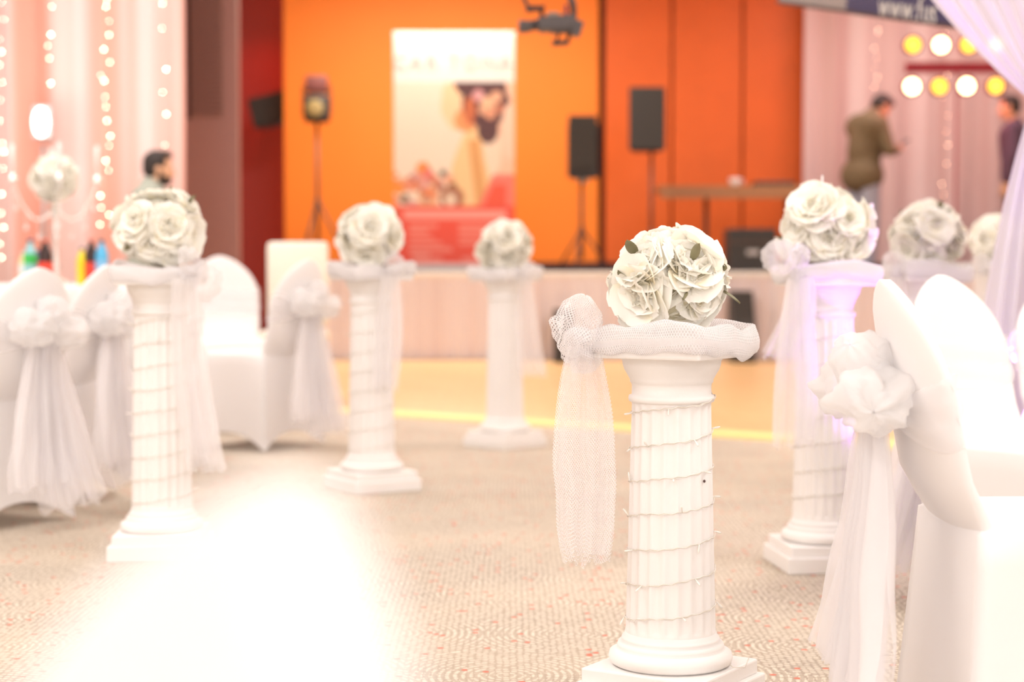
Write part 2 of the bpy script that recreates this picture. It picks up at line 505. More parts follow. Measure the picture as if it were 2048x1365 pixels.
def pleated(name, x0, x1, y, z0, z1, amp, wl, m, parent=None, seed=0, nzs=6, step=.03):
    n = int((x1 - x0) / step) + 1; vs_ = []; uv = []
    for i in range(n):
        x = x0 + (x1 - x0) * i / (n - 1)
        for j in range(nzs):
            t = j / (nzs - 1); z = z0 + (z1 - z0) * t
            ph = x * 2 * PI / wl + 2.2 * nz(x * .9 + seed, seed) + .6 * nz(x * 2, z * .5, seed)
            a = amp * (.65 + .6 * nz(x * 1.7 + seed * 3, z * .3)) * (1.15 - .35 * t)
            vs_.append((x + a * .35 * math.sin(ph * 2), y + a * math.sin(ph), z)); uv.append((x, z))
    return mk(name, vs_, gridf(n, nzs), m, parent, uvs=uv)


pleated('skirt', sx0, sx1, STAGE_D - .06, .015, STAGE_Z - .015, .03, .16, 'stage_skirt', st, 3.1)
G().add(box(((sx0 + sx1) / 2, STAGE_D - .04, STAGE_Z - .02), (sx1 - sx0, .10, .05), .01)).build('skirt_band', 'sign_white', st, False)

# ------------------------------------------------------------------ curtains and fairy lights
cl = pleated('curtain', -6.4, X(371, 13.5), 13.5, .02, 4.3, .07, .34, 'curtain_pink', None, 1.3, 10)
tag(cl, 'tall pink and white curtain behind the table of bottles', 'curtain')
cr = pleated('curtain', X(1603, 19.2), 6.5, 19.2, STAGE_Z + .01, 4.3, .06, .36, 'curtain_rose', None, 7.7, 10)
tag(cr, 'dusky rose curtain hanging at the back of the stage', 'curtain')

bulb_mesh = None
def light_string(u0, d, v0, v1, n, label, m, seed, wob=8):
    global bulb_mesh
    rnd = random.Random(seed)
    pts = []; t = thing('fairy_light_string', label, 'string lights', (0, 0, 0), 0, 'fairy light strings on the curtains')
    zt = 4.25; k = 40; zb = Z(v1, d)
    for i in range(k):
        z = zt + (zb - zt) * i / (k - 1)
        pts.append((X(u0, d) + .02 * nz(z * 1.7, seed), d, z))
    G().add(tube(pts, .0015, 5)).build('wire', 'wire', t)
    for i in range(n):
        v = v0 + (v1 - v0) * (i + rnd.uniform(.1, .9)) / n; r = rnd.uniform(.0032, .0062)
        p = W(u0 + rnd.uniform(-wob, wob), v, d - .02)
        if bulb_mesh is None:
            b0 = G().add(ball((0, 0, 0), 1, 1)).build('bulb', 'fairy', t); bulb_mesh = {'fairy': b0.data}; b0.location = p; b0.scale = (r,) * 3
            c = b0.data.copy(); c.materials[0] = M['fairy_dim']; bulb_mesh['fairy_dim'] = c
        else:
            reuse('bulb', bulb_mesh[m], t, p, None, r)


light_string(4, 13.36, -160, 540, 20, 'string of fairy lights at the outer end of the pink curtain', 'fairy', 1, 5)
light_string(101, 13.36, -160, 190, 9, 'string of fairy lights on the pink curtain above the candelabra', 'fairy', 2, 6)
light_string(210, 13.36, -160, 470, 26, 'dense string of fairy lights on the pink curtain above the blue bottle', 'fairy', 3, 11)
light_string(328, 13.36, -160, 300, 9, 'string of fairy lights on the pink curtain above the bearded man', 'fairy', 4, 7)
light_string(1752, 19.05, 20, 190, 8, 'string of fairy lights on the rose curtain above the man in olive', 'fairy_dim', 5, 5)
light_string(1890, 19.05, -120, 410, 16, 'string of fairy lights on the rose curtain beneath the red lamp bar', 'fairy_dim', 6, 7)

# ------------------------------------------------------------------ pedestal columns
def square_ring(half, z, n=1):
    return [(-half, -half, z), (half, -half, z), (half, half, z), (-half, half, z)]


def fluted(R0, R1, z0, z1, nf=20, depth=.0052):
    n = nf * 8; rows = [0, .008, .016, .026, .04, .2, .4, .6, .8, .955, .97, .98, .99, 1]
    vs_ = []
    for t in rows:
        z = z0 + (z1 - z0) * t; R = R0 + (R1 - R0) * t
        fade = min(1, max(0, (t - .008) / .03)) ** .5 * min(1, max(0, (.992 - t) / .035)) ** .5
        for k in range(n):
            a = 2 * PI * k / n; ph = (k % 8) / 8
            fl_ = max(0, math.sin(PI * (ph * 1.25 - .125))) ** .7 if .1 <= ph <= .9 else 0
            r = R - depth * fl_ * fade
            vs_.append((r * math.cos(a), r * math.sin(a), z))
    return vs_, gridf(len(rows), n, False, True)


def column(u, d, H, yaw, label, loc=None):
    x = X(u, d)
    t = thing('flower_pedestal', label, 'column', (x, d, 0), math.radians(yaw), 'white pedestal columns')
    pl = G().add(box((0, 0, .0245), (.302, .302, .049), .004)).add(box((0, 0, .064), (.276, .276, .032), .004))
    pl.build('plinth', 'plaster', t, False)
    G().add(lathe([(.118, .080), (.128, .086), (.131, .096), (.128, .107), (.116, .113), (.112, .115), (.113, .120), (.110, .127), (.102, .130), (.104, .134), (.102, .139), (.0975, .142), (.0965, .149)], 56)).build('base_moulding', 'plaster', t)
    zt = H - .142
    G().add(fluted(.0955, .0835, .149, zt)).build('shaft', 'plaster', t)
    G().add(lathe([(.0835, zt - .001), (.089, zt + .002), (.0905, zt + .008), (.089, zt + .014), (.0835, zt + .016), (.083, zt + .034), (.0845, zt + .040), (.087, zt + .042), (.0875, zt + .048), (.093, zt + .058), (.099, zt + .068), (.1025, zt + .078), (.1035, zt + .088), (.106, zt + .089), (.1065, zt + .097)], 56)).build('capital', 'plaster', t)
    G().add(box((0, 0, H - .024), (.256, .256, .048), .005)).build('abacus', 'plaster', t, False)
    return t


COLS = {
    1: (1344, 3.66, .775, 57.5), 2: (320, 5.52, .905, 4), 3: (742, 7.15, .905, 32), 4: (1010, 8.85, .885, 44),
    5: (1652, 5.32, .905, 6), 6: (1852, 6.7, .905, 10), 7: (1995, 8.3, .905, 20)}
CL = {1: 'short fluted white column in sharp focus, on the carpet in front',
      2: 'white pedestal column beside the covered chairs by the bottle table',
      3: 'white pedestal column in front of the standing bride poster',
      4: 'farthest white pedestal column, at the yellow edge of the dance floor',
      5: 'white pedestal column tinted violet beside the bow of the near covered chair',
      6: 'white column mostly hidden behind two covered chair backs',
      7: 'white column hidden behind the lilac drape'}
for k, (u, d, H, yaw) in COLS.items():
    column(u, d, H, yaw, CL[k])

# ---- peonies
PETAL_HI = (.99, .968, .905, 1); PETAL_LO = (.98, .88, .62, 1)


def peony(seed, R=.074, style=0):
    rnd = random.Random(seed); vs_ = []; fs = []; cols = []
    layers = [(4, .40, 78, 1.0), (5, .62, 60, 1.45), (5, .82, 40, 1.7), (6, 1.0, 20, 1.8), (5, 1.05, 4, 1.8)]
    if style: layers = [(5, .70, 62, 1.3)] + layers[2:]
    for li, (n, ln, elev, wd_) in enumerate(layers):
        for k in range(n):
            a = 2 * PI * (k + rnd.uniform(-.25, .25)) / n + li * .5
            e = math.radians(elev + rnd.uniform(-14, 14)); Ln = R * ln * rnd.uniform(.88, 1.12); Wd = R * .46 * wd_ * rnd.uniform(.85, 1.2)
            curl = rnd.uniform(.5, 1.2) if li < 3 else rnd.uniform(-.5, .6)
            cup = rnd.uniform(.15, .35); sd = rnd.uniform(0, 50)
            nu, nv = 8, 9; base = len(vs_)
            fwd = Vector((math.cos(a), math.sin(a), 0)); side = Vector((-math.sin(a), math.cos(a), 0)); up = Vector((0, 0, 1))
            pos = Vector((0, 0, 0)) + fwd * R * .05 * li
            for i in range(nu):
                s = i / (nu - 1)
                ang = e + (curl * (s - .3) if li < 2 else (.9 - 1.5 * s) * .55)
                if i: pos = pos + (fwd * math.cos(ang) + up * math.sin(ang)) * (Ln / (nu - 1))
                w = Wd * math.sin(PI * min(1, .12 + s * .80)) ** .8
                nrm_ = (-fwd * math.sin(ang) + up * math.cos(ang))
                for j in range(nv):
                    q_ = -1 + 2 * j / (nv - 1)
                    ruf = R * .10 * s * s * nz(sd + q_ * 2.6, s * 2.0 + sd) + R * .025 * s * math.sin(q_ * 6 + sd)
                    edge = R * .10 * s ** 3 * nz(sd * 2 + q_ * 3.5, 5.0)
                    p = pos + side * (w * q_) + nrm_ * (cup * w * q_ * q_ + ruf) + fwd * edge
                    vs_.append(p)
                    f = min(1, s * 1.5 + rnd.uniform(-.05, .05)) * (1 if li > 1 else .85)
                    cols.append(tuple(PETAL_LO[c] + (PETAL_HI[c] - PETAL_LO[c]) * max(0, f) for c in range(3)) + (1,))
            fs += [tuple(x + base for x in f) for f in gridf(nu, nv)]
    return vs_, fs, cols


def mesh_only(name, vs_, fs, m, cols=None):
    o = mk(name, vs_, fs, m, None, True, None, cols); me = o.data; bpy.data.objects.remove(o); return me


PEONIES = [mesh_only('flower', *peony(s)[:2], 'petal', peony(s)[2]) for s in (11, 23, 37, 41, 58)]
OPEN = [mesh_only('flower', *peony(s, style=1)[:2], 'petal', peony(s, style=1)[2]) for s in (71, 83)]
STAMEN = None
g = G()
rs = random.Random(4)
for k in range(14):
    a = rs.uniform(0, 2 * PI); r = rs.uniform(0, .006)
    g.add(ball((r * math.cos(a), r * math.sin(a), rs.uniform(.0, .006)), .0022, 1))
STAMEN = mesh_only('flower_centre', g.v, g.f, 'stamen')


def leaf_mesh():
    vs_ = []; nu, nv = 8, 5
    for i in range(nu):
        s = i / (nu - 1)
        for j in range(nv):
            q_ = -1 + 2 * j / (nv - 1)
            w = .011 * math.sin(PI * min(1, .06 + .94 * s)) ** .7
            vs_.append((q_ * w, .003 * q_ * q_ - .006 * s * s, .05 * s + .0))
    return mesh_only('leaf', vs_, gridf(nu, nv), 'leaf')


LEAF = leaf_mesh()


def flower_ball(k, seed, label, R=.132, dz=.112, n=27, centres=6, leaves=9, fs=.84):
    u, d, H, yaw = COLS[k]; rnd = random.Random(seed)
    t = thing('flower_ball', label, 'flower ball', (X(u, d), d, H), rnd.uniform(0, 6), 'cream flower balls on the columns')
    # root sits on the column top, centre of the ball dz above it
    core = G().add(ball((0, 0, dz), (R * .70, R * .70, R * .66), 3)).build('core', 'core', t)
    dirs = []
    for i in range(n):
        z = 1 - 2 * (i + .5) / n; r = math.sqrt(1 - z * z); a = i * 2.399963 + seed
        if z < -.72: continue
        dirs.append(Vector((r * math.cos(a), r * math.sin(a), z)))
    for i, dr in enumerate(dirs):
        dr = (dr + Vector((rnd.uniform(-.13, .13), rnd.uniform(-.13, .13), rnd.uniform(-.1, .1)))).normalized()
        p = Vector((0, 0, dz)) + Vector((dr.x, dr.y, dr.z * .93)) * R * (.56 + (.96 - fs) * .7)
        rot = (dr.to_track_quat('Z', 'Y').to_matrix() @ Matrix.Rotation(rnd.uniform(0, 6.28), 3, 'Z')).to_euler()
        op = i % max(1, len(dirs) // centres) == 1
        p = p + dr * (rnd.uniform(-.16, -.08) if op else rnd.uniform(-.08, .07)) * R
        f = reuse('flower', OPEN[i % 2] if op else PEONIES[(i * 7 + seed) % 5], t, p, rot, fs * (.84 if op else rnd.uniform(.84, 1.06)) * R / .132)
        f['label'] = 'cream artificial peony'
        if op:
            c = reuse('flower_centre', STAMEN, f, (0, 0, .024)); c.scale = (1.7,) * 3
    for i in range(leaves):
        z = rnd.uniform(-.5, .9); a = rnd.uniform(0, 2 * PI); r = math.sqrt(1 - z * z); dr = Vector((r * math.cos(a), r * math.sin(a), z))
        p = Vector((0, 0, dz)) + dr * R * .74
        dd = (dr + Vector((rnd.uniform(-.7, .7), rnd.uniform(-.7, .7), rnd.uniform(-.7, .7)))).normalized()
        reuse('leaf', LEAF, t, p, (dd.to_track_quat('Z', 'Y').to_matrix() @ Matrix.Rotation(rnd.uniform(0, 6.28), 3, 'Z')).to_euler(), rnd.uniform(.8, 1.2))
    return t


flower_ball(1, 1, 'ball of cream peonies in sharp focus on the short front column', .130, .108, 22, 9, 11, .98)
flower_ball(2, 2, 'ball of cream peonies below the bearded man', .140, .118)
flower_ball(3, 3, 'ball of cream peonies beneath the left edge of the bride poster', .140, .125)
flower_ball(4, 4, 'smallest ball of cream peonies, below the right edge of the bride poster', .143, .118)
fb5 = flower_ball(5, 5, 'ball of cream peonies tinted violet, with a white stem end sticking up', .146, .122)
flower_ball(6, 6, 'ball of cream peonies above the covered chair backs, below the red lamps', .146, .122)
flower_ball(7, 7, 'ball of cream peonies half hidden by the lilac drape', .140, .12)
G().add(tube([(.02, 0, .20), (.022, .004, .285)], [.004, .0025], 8)).build('stem_end', 'sign_white', fb5)


# ---- tulle sashes around the column tops
def sash_band(a, H, rz, rr, seed, knot_ang):
    n = 120; m = 14; vs_ = []; uv = []
    for i in range(n):
        th = 2 * PI * i / n
        # rounded square path
        c, s = math.cos(th), math.sin(th); p = 16.0
        rad = (a + rr * .55) / ((abs(c) ** p + abs(s) ** p) ** (1 / p))
        dk = abs((th - knot_ang + PI) % (2 * PI) - PI)
        pin = 1 - .40 * math.exp(-(dk / .25) ** 2)
        zc = H - .008 + .010 * nz(c * 1.5 + seed, s * 1.5) + .010 * math.sin(th * 2 + seed)
        hz = rz * pin * (1 + .25 * nz(c * 2 + 9, s * 2 + seed)); hr = rr * (1 + .5 * nz(c * 3 + seed, s * 3, 4))
        for j in range(m):
            ph = 2 * PI * j / m
            rip = 1 + .14 * math.sin(3 * ph + th * 6 + seed) + .10 * nz(th * 5, ph * 1.5, seed)
            r = rad + hr * math.cos(ph) * rip; z = zc + hz * math.sin(ph) * rip
            vs_.append((r * c, r * s, z)); uv.append((th * a * 1.2, ph * (rz + rr) * .5))
    return vs_, gridf(n, m, True, True), uv


def poof(c, rad, folds, seed, axis=Vector((0, 0, 1)), amp=.16):
    """gathered puff of cloth: folds run from pole to pole along axis"""
    nu, nv = 26, 48; vs_ = []; uv = []; Rm = axis.to_track_quat('Z', 'Y').to_matrix(); c = Vector(c); rad = Vector(rad)
    for i in range(nu):
        th = .04 + (PI - .08) * i / (nu - 1)
        for j in range(nv):
            ph = 2 * PI * j / nv
            w_ = ph + .5 * nz(th * 1.6, seed, 2.0) + .35 * math.sin(th * 2 + seed)
            k = 1 + amp * (1 - abs(math.sin(folds * .5 * w_ + seed)) * 1.6) * math.sin(th) ** .6 + .42 * nz(math.cos(ph) * 1.4 + seed, math.sin(ph) * 1.4, th * 1.3) + .16 * nz(math.cos(ph) * 3.4, math.sin(ph) * 3.4 + seed, th * 3.2)
            p = Vector((rad.x * math.sin(th) * math.cos(ph) * k, rad.y * math.sin(th) * math.sin(ph) * k, rad.z * math.cos(th) * (.85 + .15 * k)))
            vs_.append(c + Rm @ p); uv.append((ph * rad.x * .8, th * rad.z))
    return vs_, gridf(nu, nv, False, True), uv


def tail(top, L, widths, seed, out=Vector((0, -1, 0)), drift=Vector((0, 0, 0)), pleats=3.0, amp=.016, layers=1, ragged=.02, nu=34, nv=22):
    """hanging end of cloth; widths = half widths at t=0, .5, 1"""
    top = Vector(top); side = out.cross(Vector((0, 0, 1))).normalized(); vs_ = []; fs = []; uv = []
    w0, w1, w2 = widths
    for ly in range(layers):
        b = len(vs_)
        for i in range(nu):
            t = i / (nu - 1)
            w = w0 * (1 - t) * (1 - 2 * t) + 4 * w1 * t * (1 - t) + w2 * t * (2 * t - 1)
            w = max(w, min(widths) * .8)
            for j in range(nv):
                s = -1 + 2 * j / (nv - 1)
                am = amp * min(1, .35 + t * 1.2)
                y = am * math.sin(s * pleats * PI + seed + ly * 2 + .8 * math.sin(t * 3 + seed)) + .012 * nz(s * 2, t * 3, seed + ly)
                end = L * t + ragged * (t ** 4) * (nz(s * 6, seed, ly) * 1.4 + .5 * nz(s * 17, seed + 3)) - .02 * ly * t
                wob = .006 * nz(t * 5, seed + (0 if s < 0 else 7)) * t
                p = top + side * (w * s + wob) + out * (y + .006 + ly * .014) + drift * t * t - Vector((0, 0, end))
                vs_.append(p); uv.append((s * w1 * 1.15 + ly * .0021, L * t))
        fs += [tuple(x + b for x in f) for f in gridf(nu, nv)]
    return vs_, fs, uv


def part_uv(name, vfu, m, parent): return mk(name, vfu[0], vfu[1], m, parent, True, vfu[2])


def sash(k, ang, L, label, loops, tw=(.03, .06, .05), tails=1, seed=0, rz=.028, drift=(0, 0, 0), outang=None):
    u, d, H, yaw = COLS[k]
    t = thing('tulle_sash', label, 'sash', (X(u, d), d, 0), 0, 'tulle sashes tied round the columns')
    vf = sash_band(.128, H, rz, .011, seed, math.radians(ang - yaw))
    R = Matrix.Rotation(math.radians(yaw), 3, 'Z')
    part_uv('band', ([R @ Vector(v) for v in vf[0]], vf[1], vf[2]), 'tulle_dense', t)
    a = math.radians(ang); rel = a - math.radians(yaw)
    p = 7.0; c, s = math.cos(rel), math.sin(rel); rad = .137 / ((abs(c) ** p + abs(s) ** p) ** (1 / p)) + .012
    kp = Vector((rad * math.cos(a), rad * math.sin(a), H - .012))
    out = Vector((math.cos(a), math.sin(a), 0))
    part_uv('knot', poof(kp + out * .006, (.022, .020, .026), 5, seed, Vector((.3, 0, 1)).normalized(), .12), 'tulle_dense', t)
    for (off, rd, fo, ax) in loops:
        part_uv('bow_loop', poof(kp + Vector(off), rd, fo, seed + off[0] * 40, Vector(ax).normalized()), 'tulle', t)
    o2 = Vector((math.cos(math.radians(outang)), math.sin(math.radians(outang)), 0)) if outang is not None else out
    for i in range(tails):
        part_uv('tail', tail(kp + Vector((0, 0, -.012)) + o2 * (.004 + .01 * i), L * (1 - .25 * i), tw, seed + i * 3, o2, Vector(drift) * (1 + i), layers=2), 'tulle', t)
    return t


sash(1, 188, .452, 'silver tulle sash with a puffed bow on the short front column',
     [((-.016, -.02, .030), (.050, .045, .066), 7, (.25, 0, 1)), ((-.006, .022, -.022), (.046, .036, .050), 6, (-.6, .1, 1))],
     (.034, .064, .050), 1, 1.0, .030, (.004, 0, 0), 262)
sash(2, -52, .60, 'silver tulle sash with a long tail on the column by the bottle table',
     [((.012, .01, .032), (.066, .05, .034), 6, (.9, 0, .3)), ((.06, .02, -.03), (.05, .04, .06), 6, (.2, 0, 1))], (.040, .055, .062), 1, 2.0, .026, (.06, 0, 0), 270)
sash(3, -55, .47, 'silver tulle sash on the column before the bride poster',
     [((.02, .0, .03), (.055, .045, .04), 6, (.9, 0, .4))], (.035, .055, .05), 1, 3.0, .028, (-.02, 0, 0), 275)
sash(4, -50, .50, 'silver tulle sash on the farthest column at the dance floor',
     [((.02, 0, .02), (.05, .045, .045), 6, (.7, 0, .6))], (.035, .06, .07), 1, 4.0, .030, (.04, 0, 0), 275)
sash(5, 234, .50, 'silver tulle sash with an upright loop on the violet tinted column',
     [((-.055, -.01, .048), (.052, .045, .055), 6, (-.5, 0, 1)), ((.0, -.01, .05), (.035, .03, .04), 6, (.3, 0, 1))], (.032, .060, .062), 1, 5.0, .026, (-.01, 0, 0), 262)
_s5 = [o for o in bpy.data.objects if o.name.startswith('tulle_sash')][-1]
_u, _d, _H, _y = COLS[5]
part_uv('tail', tail(Vector((-.09, -.135, _H - .02)), .24, (.03, .05, .06), 9, Vector((-.2, -1, 0)).normalized(), Vector((-.06, 0, 0)), layers=2), 'tulle', _s5)
sash(6, 215, .42, 'tulle sash on the column behind the covered chair backs',
     [((-.01, 0, .03), (.045, .04, .05), 6, (-.4, 0, 1))], (.03, .05, .05), 1, 6.0, .034, (0, 0, 0), 265)
sash(7, 230, .42, 'tulle sash on the column behind the lilac drape', [((0, 0, .03), (.045, .04, .05), 6, (-.4, 0, 1))], (.03, .05, .05), 1, 7.0, .03, (0, 0, 0), 265)


# ---- string lights wound round the shafts
def wound_lights(k, turns, label, seed, bulbs=26):
    u, d, H, yaw = COLS[k]; rnd = random.Random(seed)
    t = thing('wound_string_lights', label, 'string lights', (X(u, d), d, 0), 0, 'unlit string lights wound round the columns')
    z0, z1 = .152, H - .118; n = turns * 60; pts = []
    zs = []
    for i in range(n + 1):
        s = i / n; th = 2 * PI * s * turns + seed
        z = z0 + (z1 - z0) * (math.floor(s * turns) + max(0, ((s * turns) % 1)) ** 1.0) / turns
        z += .006 * nz(th * .9, seed) + .0016 * math.sin(th * 20)
        zs.append(z)
        R = .0955 + (.0835 - .0955) * min(1, (z - .149) / (H - .142 - .149))
        if z > H - .145: R = .0905
        R += .0016 + .0009 * math.sin(th * 20 + 1)
        pts.append(Vector((R * math.cos(th), R * math.sin(th), z)))
    G().add(tube(pts, .0011, 5)).build('wire', 'wire', t)
    pts2 = [p + Vector((.0006 * math.sin(i * .9), .0006 * math.cos(i * .9), .0022 * math.sin(i * .7))) for i, p in enumerate(pts)]
    G().add(tube(pts2, .0008, 4)).build('twisted_wire', 'bulb_off', t)
    if k == 1:
        a = pts[0]; b = Vector((.150, -.055, .083))
        G().add(tube([a, a + Vector((.02, -.02, -.03)), Vector((.125, -.06, .084)), b, b + Vector((.008, 0, .02))], .0011, 5)).build('loose_end', 'wire', t)
    bm_ = None
    for i in range(bulbs):
        j = int((i + rnd.uniform(.2, .8)) / bulbs * n); p = pts[j]; out = Vector((p.x, p.y, 0)).normalized()
        dr = (out * rnd.uniform(.3, 1.1) + Vector((rnd.uniform(-.4, .4), rnd.uniform(-.4, .4), rnd.uniform(-1, .9)))).normalized()
        if bm_ is None:
            gg = G().add(lathe([(.0007, 0), (.0013, .001), (.0015, .007), (.0021, .009), (.0021, .015), (.0012, .019)], 8))
            b0 = gg.build('bulb', 'bulb_off', t); bm_ = b0.data
            b0.location = p + out * .001; b0.rotation_euler = dr.to_track_quat('Z', 'Y').to_euler()
        else:
            reuse('bulb', bm_, t, p + out * .001, dr.to_track_quat('Z', 'Y').to_euler())
    return t


wound_lights(1, 7, 'unlit string lights wound round the short front column', 1, 30)
wound_lights(2, 9, 'unlit string lights wound round the column by the bottle table', 2, 20)
wound_lights(3, 8, 'unlit string lights wound round the column before the bride poster', 3, 14)
wound_lights(5, 8, 'unlit string lights wound round the violet tinted column', 5, 18)
_c1 = [o for o in bpy.data.objects if o.name.startswith('flower_pedestal')][0]
_nh = Matrix.Rotation(-math.radians(COLS[1][3]), 3, 'Z') @ Vector((.063, -.0605, .473))
G().add(ball(_nh, (.0028, .0028, .0034), 2)).build('nail_hole', 'metal_dark', _c1)


# ------------------------------------------------------------------ covered chairs
def chair_back(hw, z0, ztop, yr, rake, thick, curve, arch=1.9):
    """upright slab with an arched top, wrapped in cloth"""
    rows = []
    zsh = ztop - .20
    ts = [0, .15, .3, .45, .6, .72]
    for t in ts: rows.append((z0 + (zsh - z0) * t / .72, 1.0))
    for k in range(1, 13):
        s = math.sin(PI / 2 * k / 12); rows.append((zsh + (ztop - zsh) * s, max(.02, (1 - s ** arch) ** (1 / 1.55))))
    n = 40; vs_ = []
    for z, wf in rows:
        w = hw * wf * (1 - .03 * (z - z0)); yc = yr - rake * (z - z0)
        fw = max(0, 1 - (z - z0) / .17) ** 2 * .05; bl = min(1, (z - z0) / .10); bl = bl * bl * (3 - 2 * bl); yc += .028 * (1 - bl)
        for k in range(n):
            a = 2 * PI * k / n; ca, sa = math.cos(a), math.sin(a)
            x = w * math.copysign(abs(ca) ** .75, ca); th = thick * (.45 + .55 * min(1, wf * 1.6))
            y = yc + th * math.copysign(abs(sa) ** .7, sa) - curve * bl * (1 - (x / hw) ** 2)
            if sa > 0: y += fw * sa
            vs_.append((x * (.88 + .12 * bl), y, z))
    fs = gridf(len(rows), n, False, True); fs.append(tuple((len(rows) - 1) * n + k for k in reversed(range(n))))
    return vs_, fs


def chair_skirt(hw, y0, y1, zs, flare, hem):
    """stretch cover: padded seat top, straight sides, pointed feet with arched hems between them"""
    cs = [(-hw, y0), (hw, y0), (hw, y1), (-hw, y1)]; per = 18; ring = []
    for s in range(4):
        a = Vector(cs[s]); b = Vector(cs[(s + 1) % 4])
        for k in range(per): ring.append((a.lerp(b, k / per), -1 + 2 * k / per, s))
    n = len(ring); c = Vector((0, (y0 + y1) / 2)); vs_ = []; rows = []
    for f, z in ((.30, .018), (.55, .016), (.85, .008), (.97, -.002)):
        for p, q_, s in ring:
            d = p - c; rr = 1 / ((abs(d.x / hw) ** 8 + abs(d.y / ((y1 - y0) / 2)) ** 8) ** .125)
            pp = c + d * f * min(1, rr); vs_.append((pp.x, pp.y, zs + z))
    for i in range(9):
        t = i / 8
        for p, q_, s in ring:
            d = p - c; corner = abs(q_) ** 6
            rr = 1 - .02 * corner * (1 - t)
            mid = (1 - q_ * q_)
            fl_ = 1 + flare * t * (.55 + .45 * corner) - .07 * mid * math.sin(PI * min(1, t * .95)) * .6
            pp = c + d * rr * fl_
            hz = hem * (1 - abs(q_) ** 2.2); z = (zs - .012) * (1 - t) + hz * t
            if t == 1 and corner > .7: z = 0.004
            vs_.append((pp.x, pp.y, z))
    nr = 4 + 9; fs = gridf(nr, n, False, True); fs.append(tuple(range(n)))
    return vs_, fs


CHAIR = {}


def covered_chair(x, y, face, label, hs=1.0, bow=True, seed=0, tails=2):
    """face = heading of the sitter in degrees from +X"""
    t = thing('covered_chair', label, 'chair', (x, y, 0), math.radians(face - 90), 'chairs in white stretch covers')
    t.scale = (1, 1, hs)
    if 'skirt' not in CHAIR:
        CHAIR['skirt'] = mesh_only('seat_cover', *chair_skirt(.212, -.205, .215, .455, .16, .085), 'cover')
        CHAIR['back'] = mesh_only('back_cover', *chair_back(.208, .425, .893, -.200, .20, .021, .030), 'cover')
    reuse('seat_cover', CHAIR['skirt'], t); reuse('back_cover', CHAIR['back'], t)
    if not bow: return t
    zb = .655; yr = -.195 - .20 * (zb - .40)
    if 'band' not in CHAIR:
        n = 72; m = 9; vs_ = []
        for i in range(n):
            a = 2 * PI * i / n; ca, sa = math.cos(a), math.sin(a)
            rear = math.exp(-((a - 1.5 * PI) / .5) ** 2)
            xx = .213 * math.copysign(abs(ca) ** .7, ca); yy = yr + .027 * math.copysign(abs(sa) ** .7, sa) - .030 * (1 - min(1, (xx / .208) ** 2)) - .012 * rear
            for j in range(m):
                s = -1 + 2 * j / (m - 1); h = .062 * (1 - .62 * rear)
                bul = .004 * math.sin(s * 7 + a * 2)
                vs_.append((xx * (1 + bul), yy + bul * math.copysign(1, sa) - .2 * s * h, zb + s * h + .012 * math.sin(a * 2 + .7)))
        CHAIR['band'] = mesh_only('sash_band', vs_, gridf(n, m, True, False), 'organza')
        CHAIR['knot'] = mesh_only('sash_knot', *poof((0, yr - .085, zb), (.030, .026, .036), 5, 1.0, Vector((0, 0, 1)), .12)[:2], 'organza_dense')
        CHAIR['loopL'] = mesh_only('bow_loop', *poof((-.075, yr - .115, zb + .035), (.070, .062, .088), 7, 2.0, Vector((1, .25, .1)).normalized(), .15)[:2], 'organza_dense')
        CHAIR['loopR'] = mesh_only('bow_loop', *poof((.080, yr - .115, zb + .020), (.074, .060, .085), 8, 5.0, Vector((1, -.25, -.2)).normalized(), .15)[:2], 'organza_dense')
        CHAIR['loopT'] = mesh_only('bow_loop', *poof((.010, yr - .120, zb + .085), (.060, .050, .062), 7, 8.0, Vector((.6, -.5, .5)).normalized(), .15)[:2], 'organza_dense')
        CHAIR['tailA'] = mesh_only('sash_tail', *tail((-.03, yr - .08, zb - .01), .50, (.035, .11, .15), 1.0, Vector((0, -1, 0)), Vector((-.03, -.05, 0)), 4, .026, 2, .03, 36, 34)[:2], 'organza')
        CHAIR['tailB'] = mesh_only('sash_tail', *tail((.03, yr - .09, zb - .01), .57, (.035, .11, .14), 4.0, Vector((0, -1, 0)), Vector((.05, -.05, 0)), 4, .026, 2, .03, 36, 34)[:2], 'organza')
    for k, nme in (('band', 'sash_band'), ('knot', 'sash_knot'), ('loopL', 'bow_loop'), ('loopR', 'bow_loop'), ('loopT', 'bow_loop'), ('tailA', 'sash_tail'), ('tailB', 'sash_tail')):
        reuse(nme, CHAIR[k], t)
    return t


covered_chair(1.015, 3.26, 2, 'white covered chair seen side on, its big bow beside the violet column')
covered_chair(1.385, 4.56, -50, 'white covered chair showing its front behind the big bowed chair')
covered_chair(1.76, 5.02, -78, 'white covered chair at the edge, under the lilac drape')
covered_chair(X(40, 6.1) - .20, 6.22, 150, 'white covered chair with a bow, cut off in front of the bottle table', 1.02)
covered_chair(X(180, 6.75) - .26, 6.86, 168, 'white covered chair turned sideways, under the blue bottle', 1.03)
covered_chair(X(285, 8.2), 8.15, 120, 'white covered chair hidden behind the column by the bottle table')
covered_chair(X(590, 8.8) - .20, 8.85, 150, 'white covered chair with a trailing bow beside the poster column', 1.06)
covered_chair(X(470, 9.9), 9.75, -70, 'bright white covered chair facing out, between two columns', 1.09)
covered_chair(-.352, .325, 206, 'very blurred white covered chair right in front of the lens', .9645)

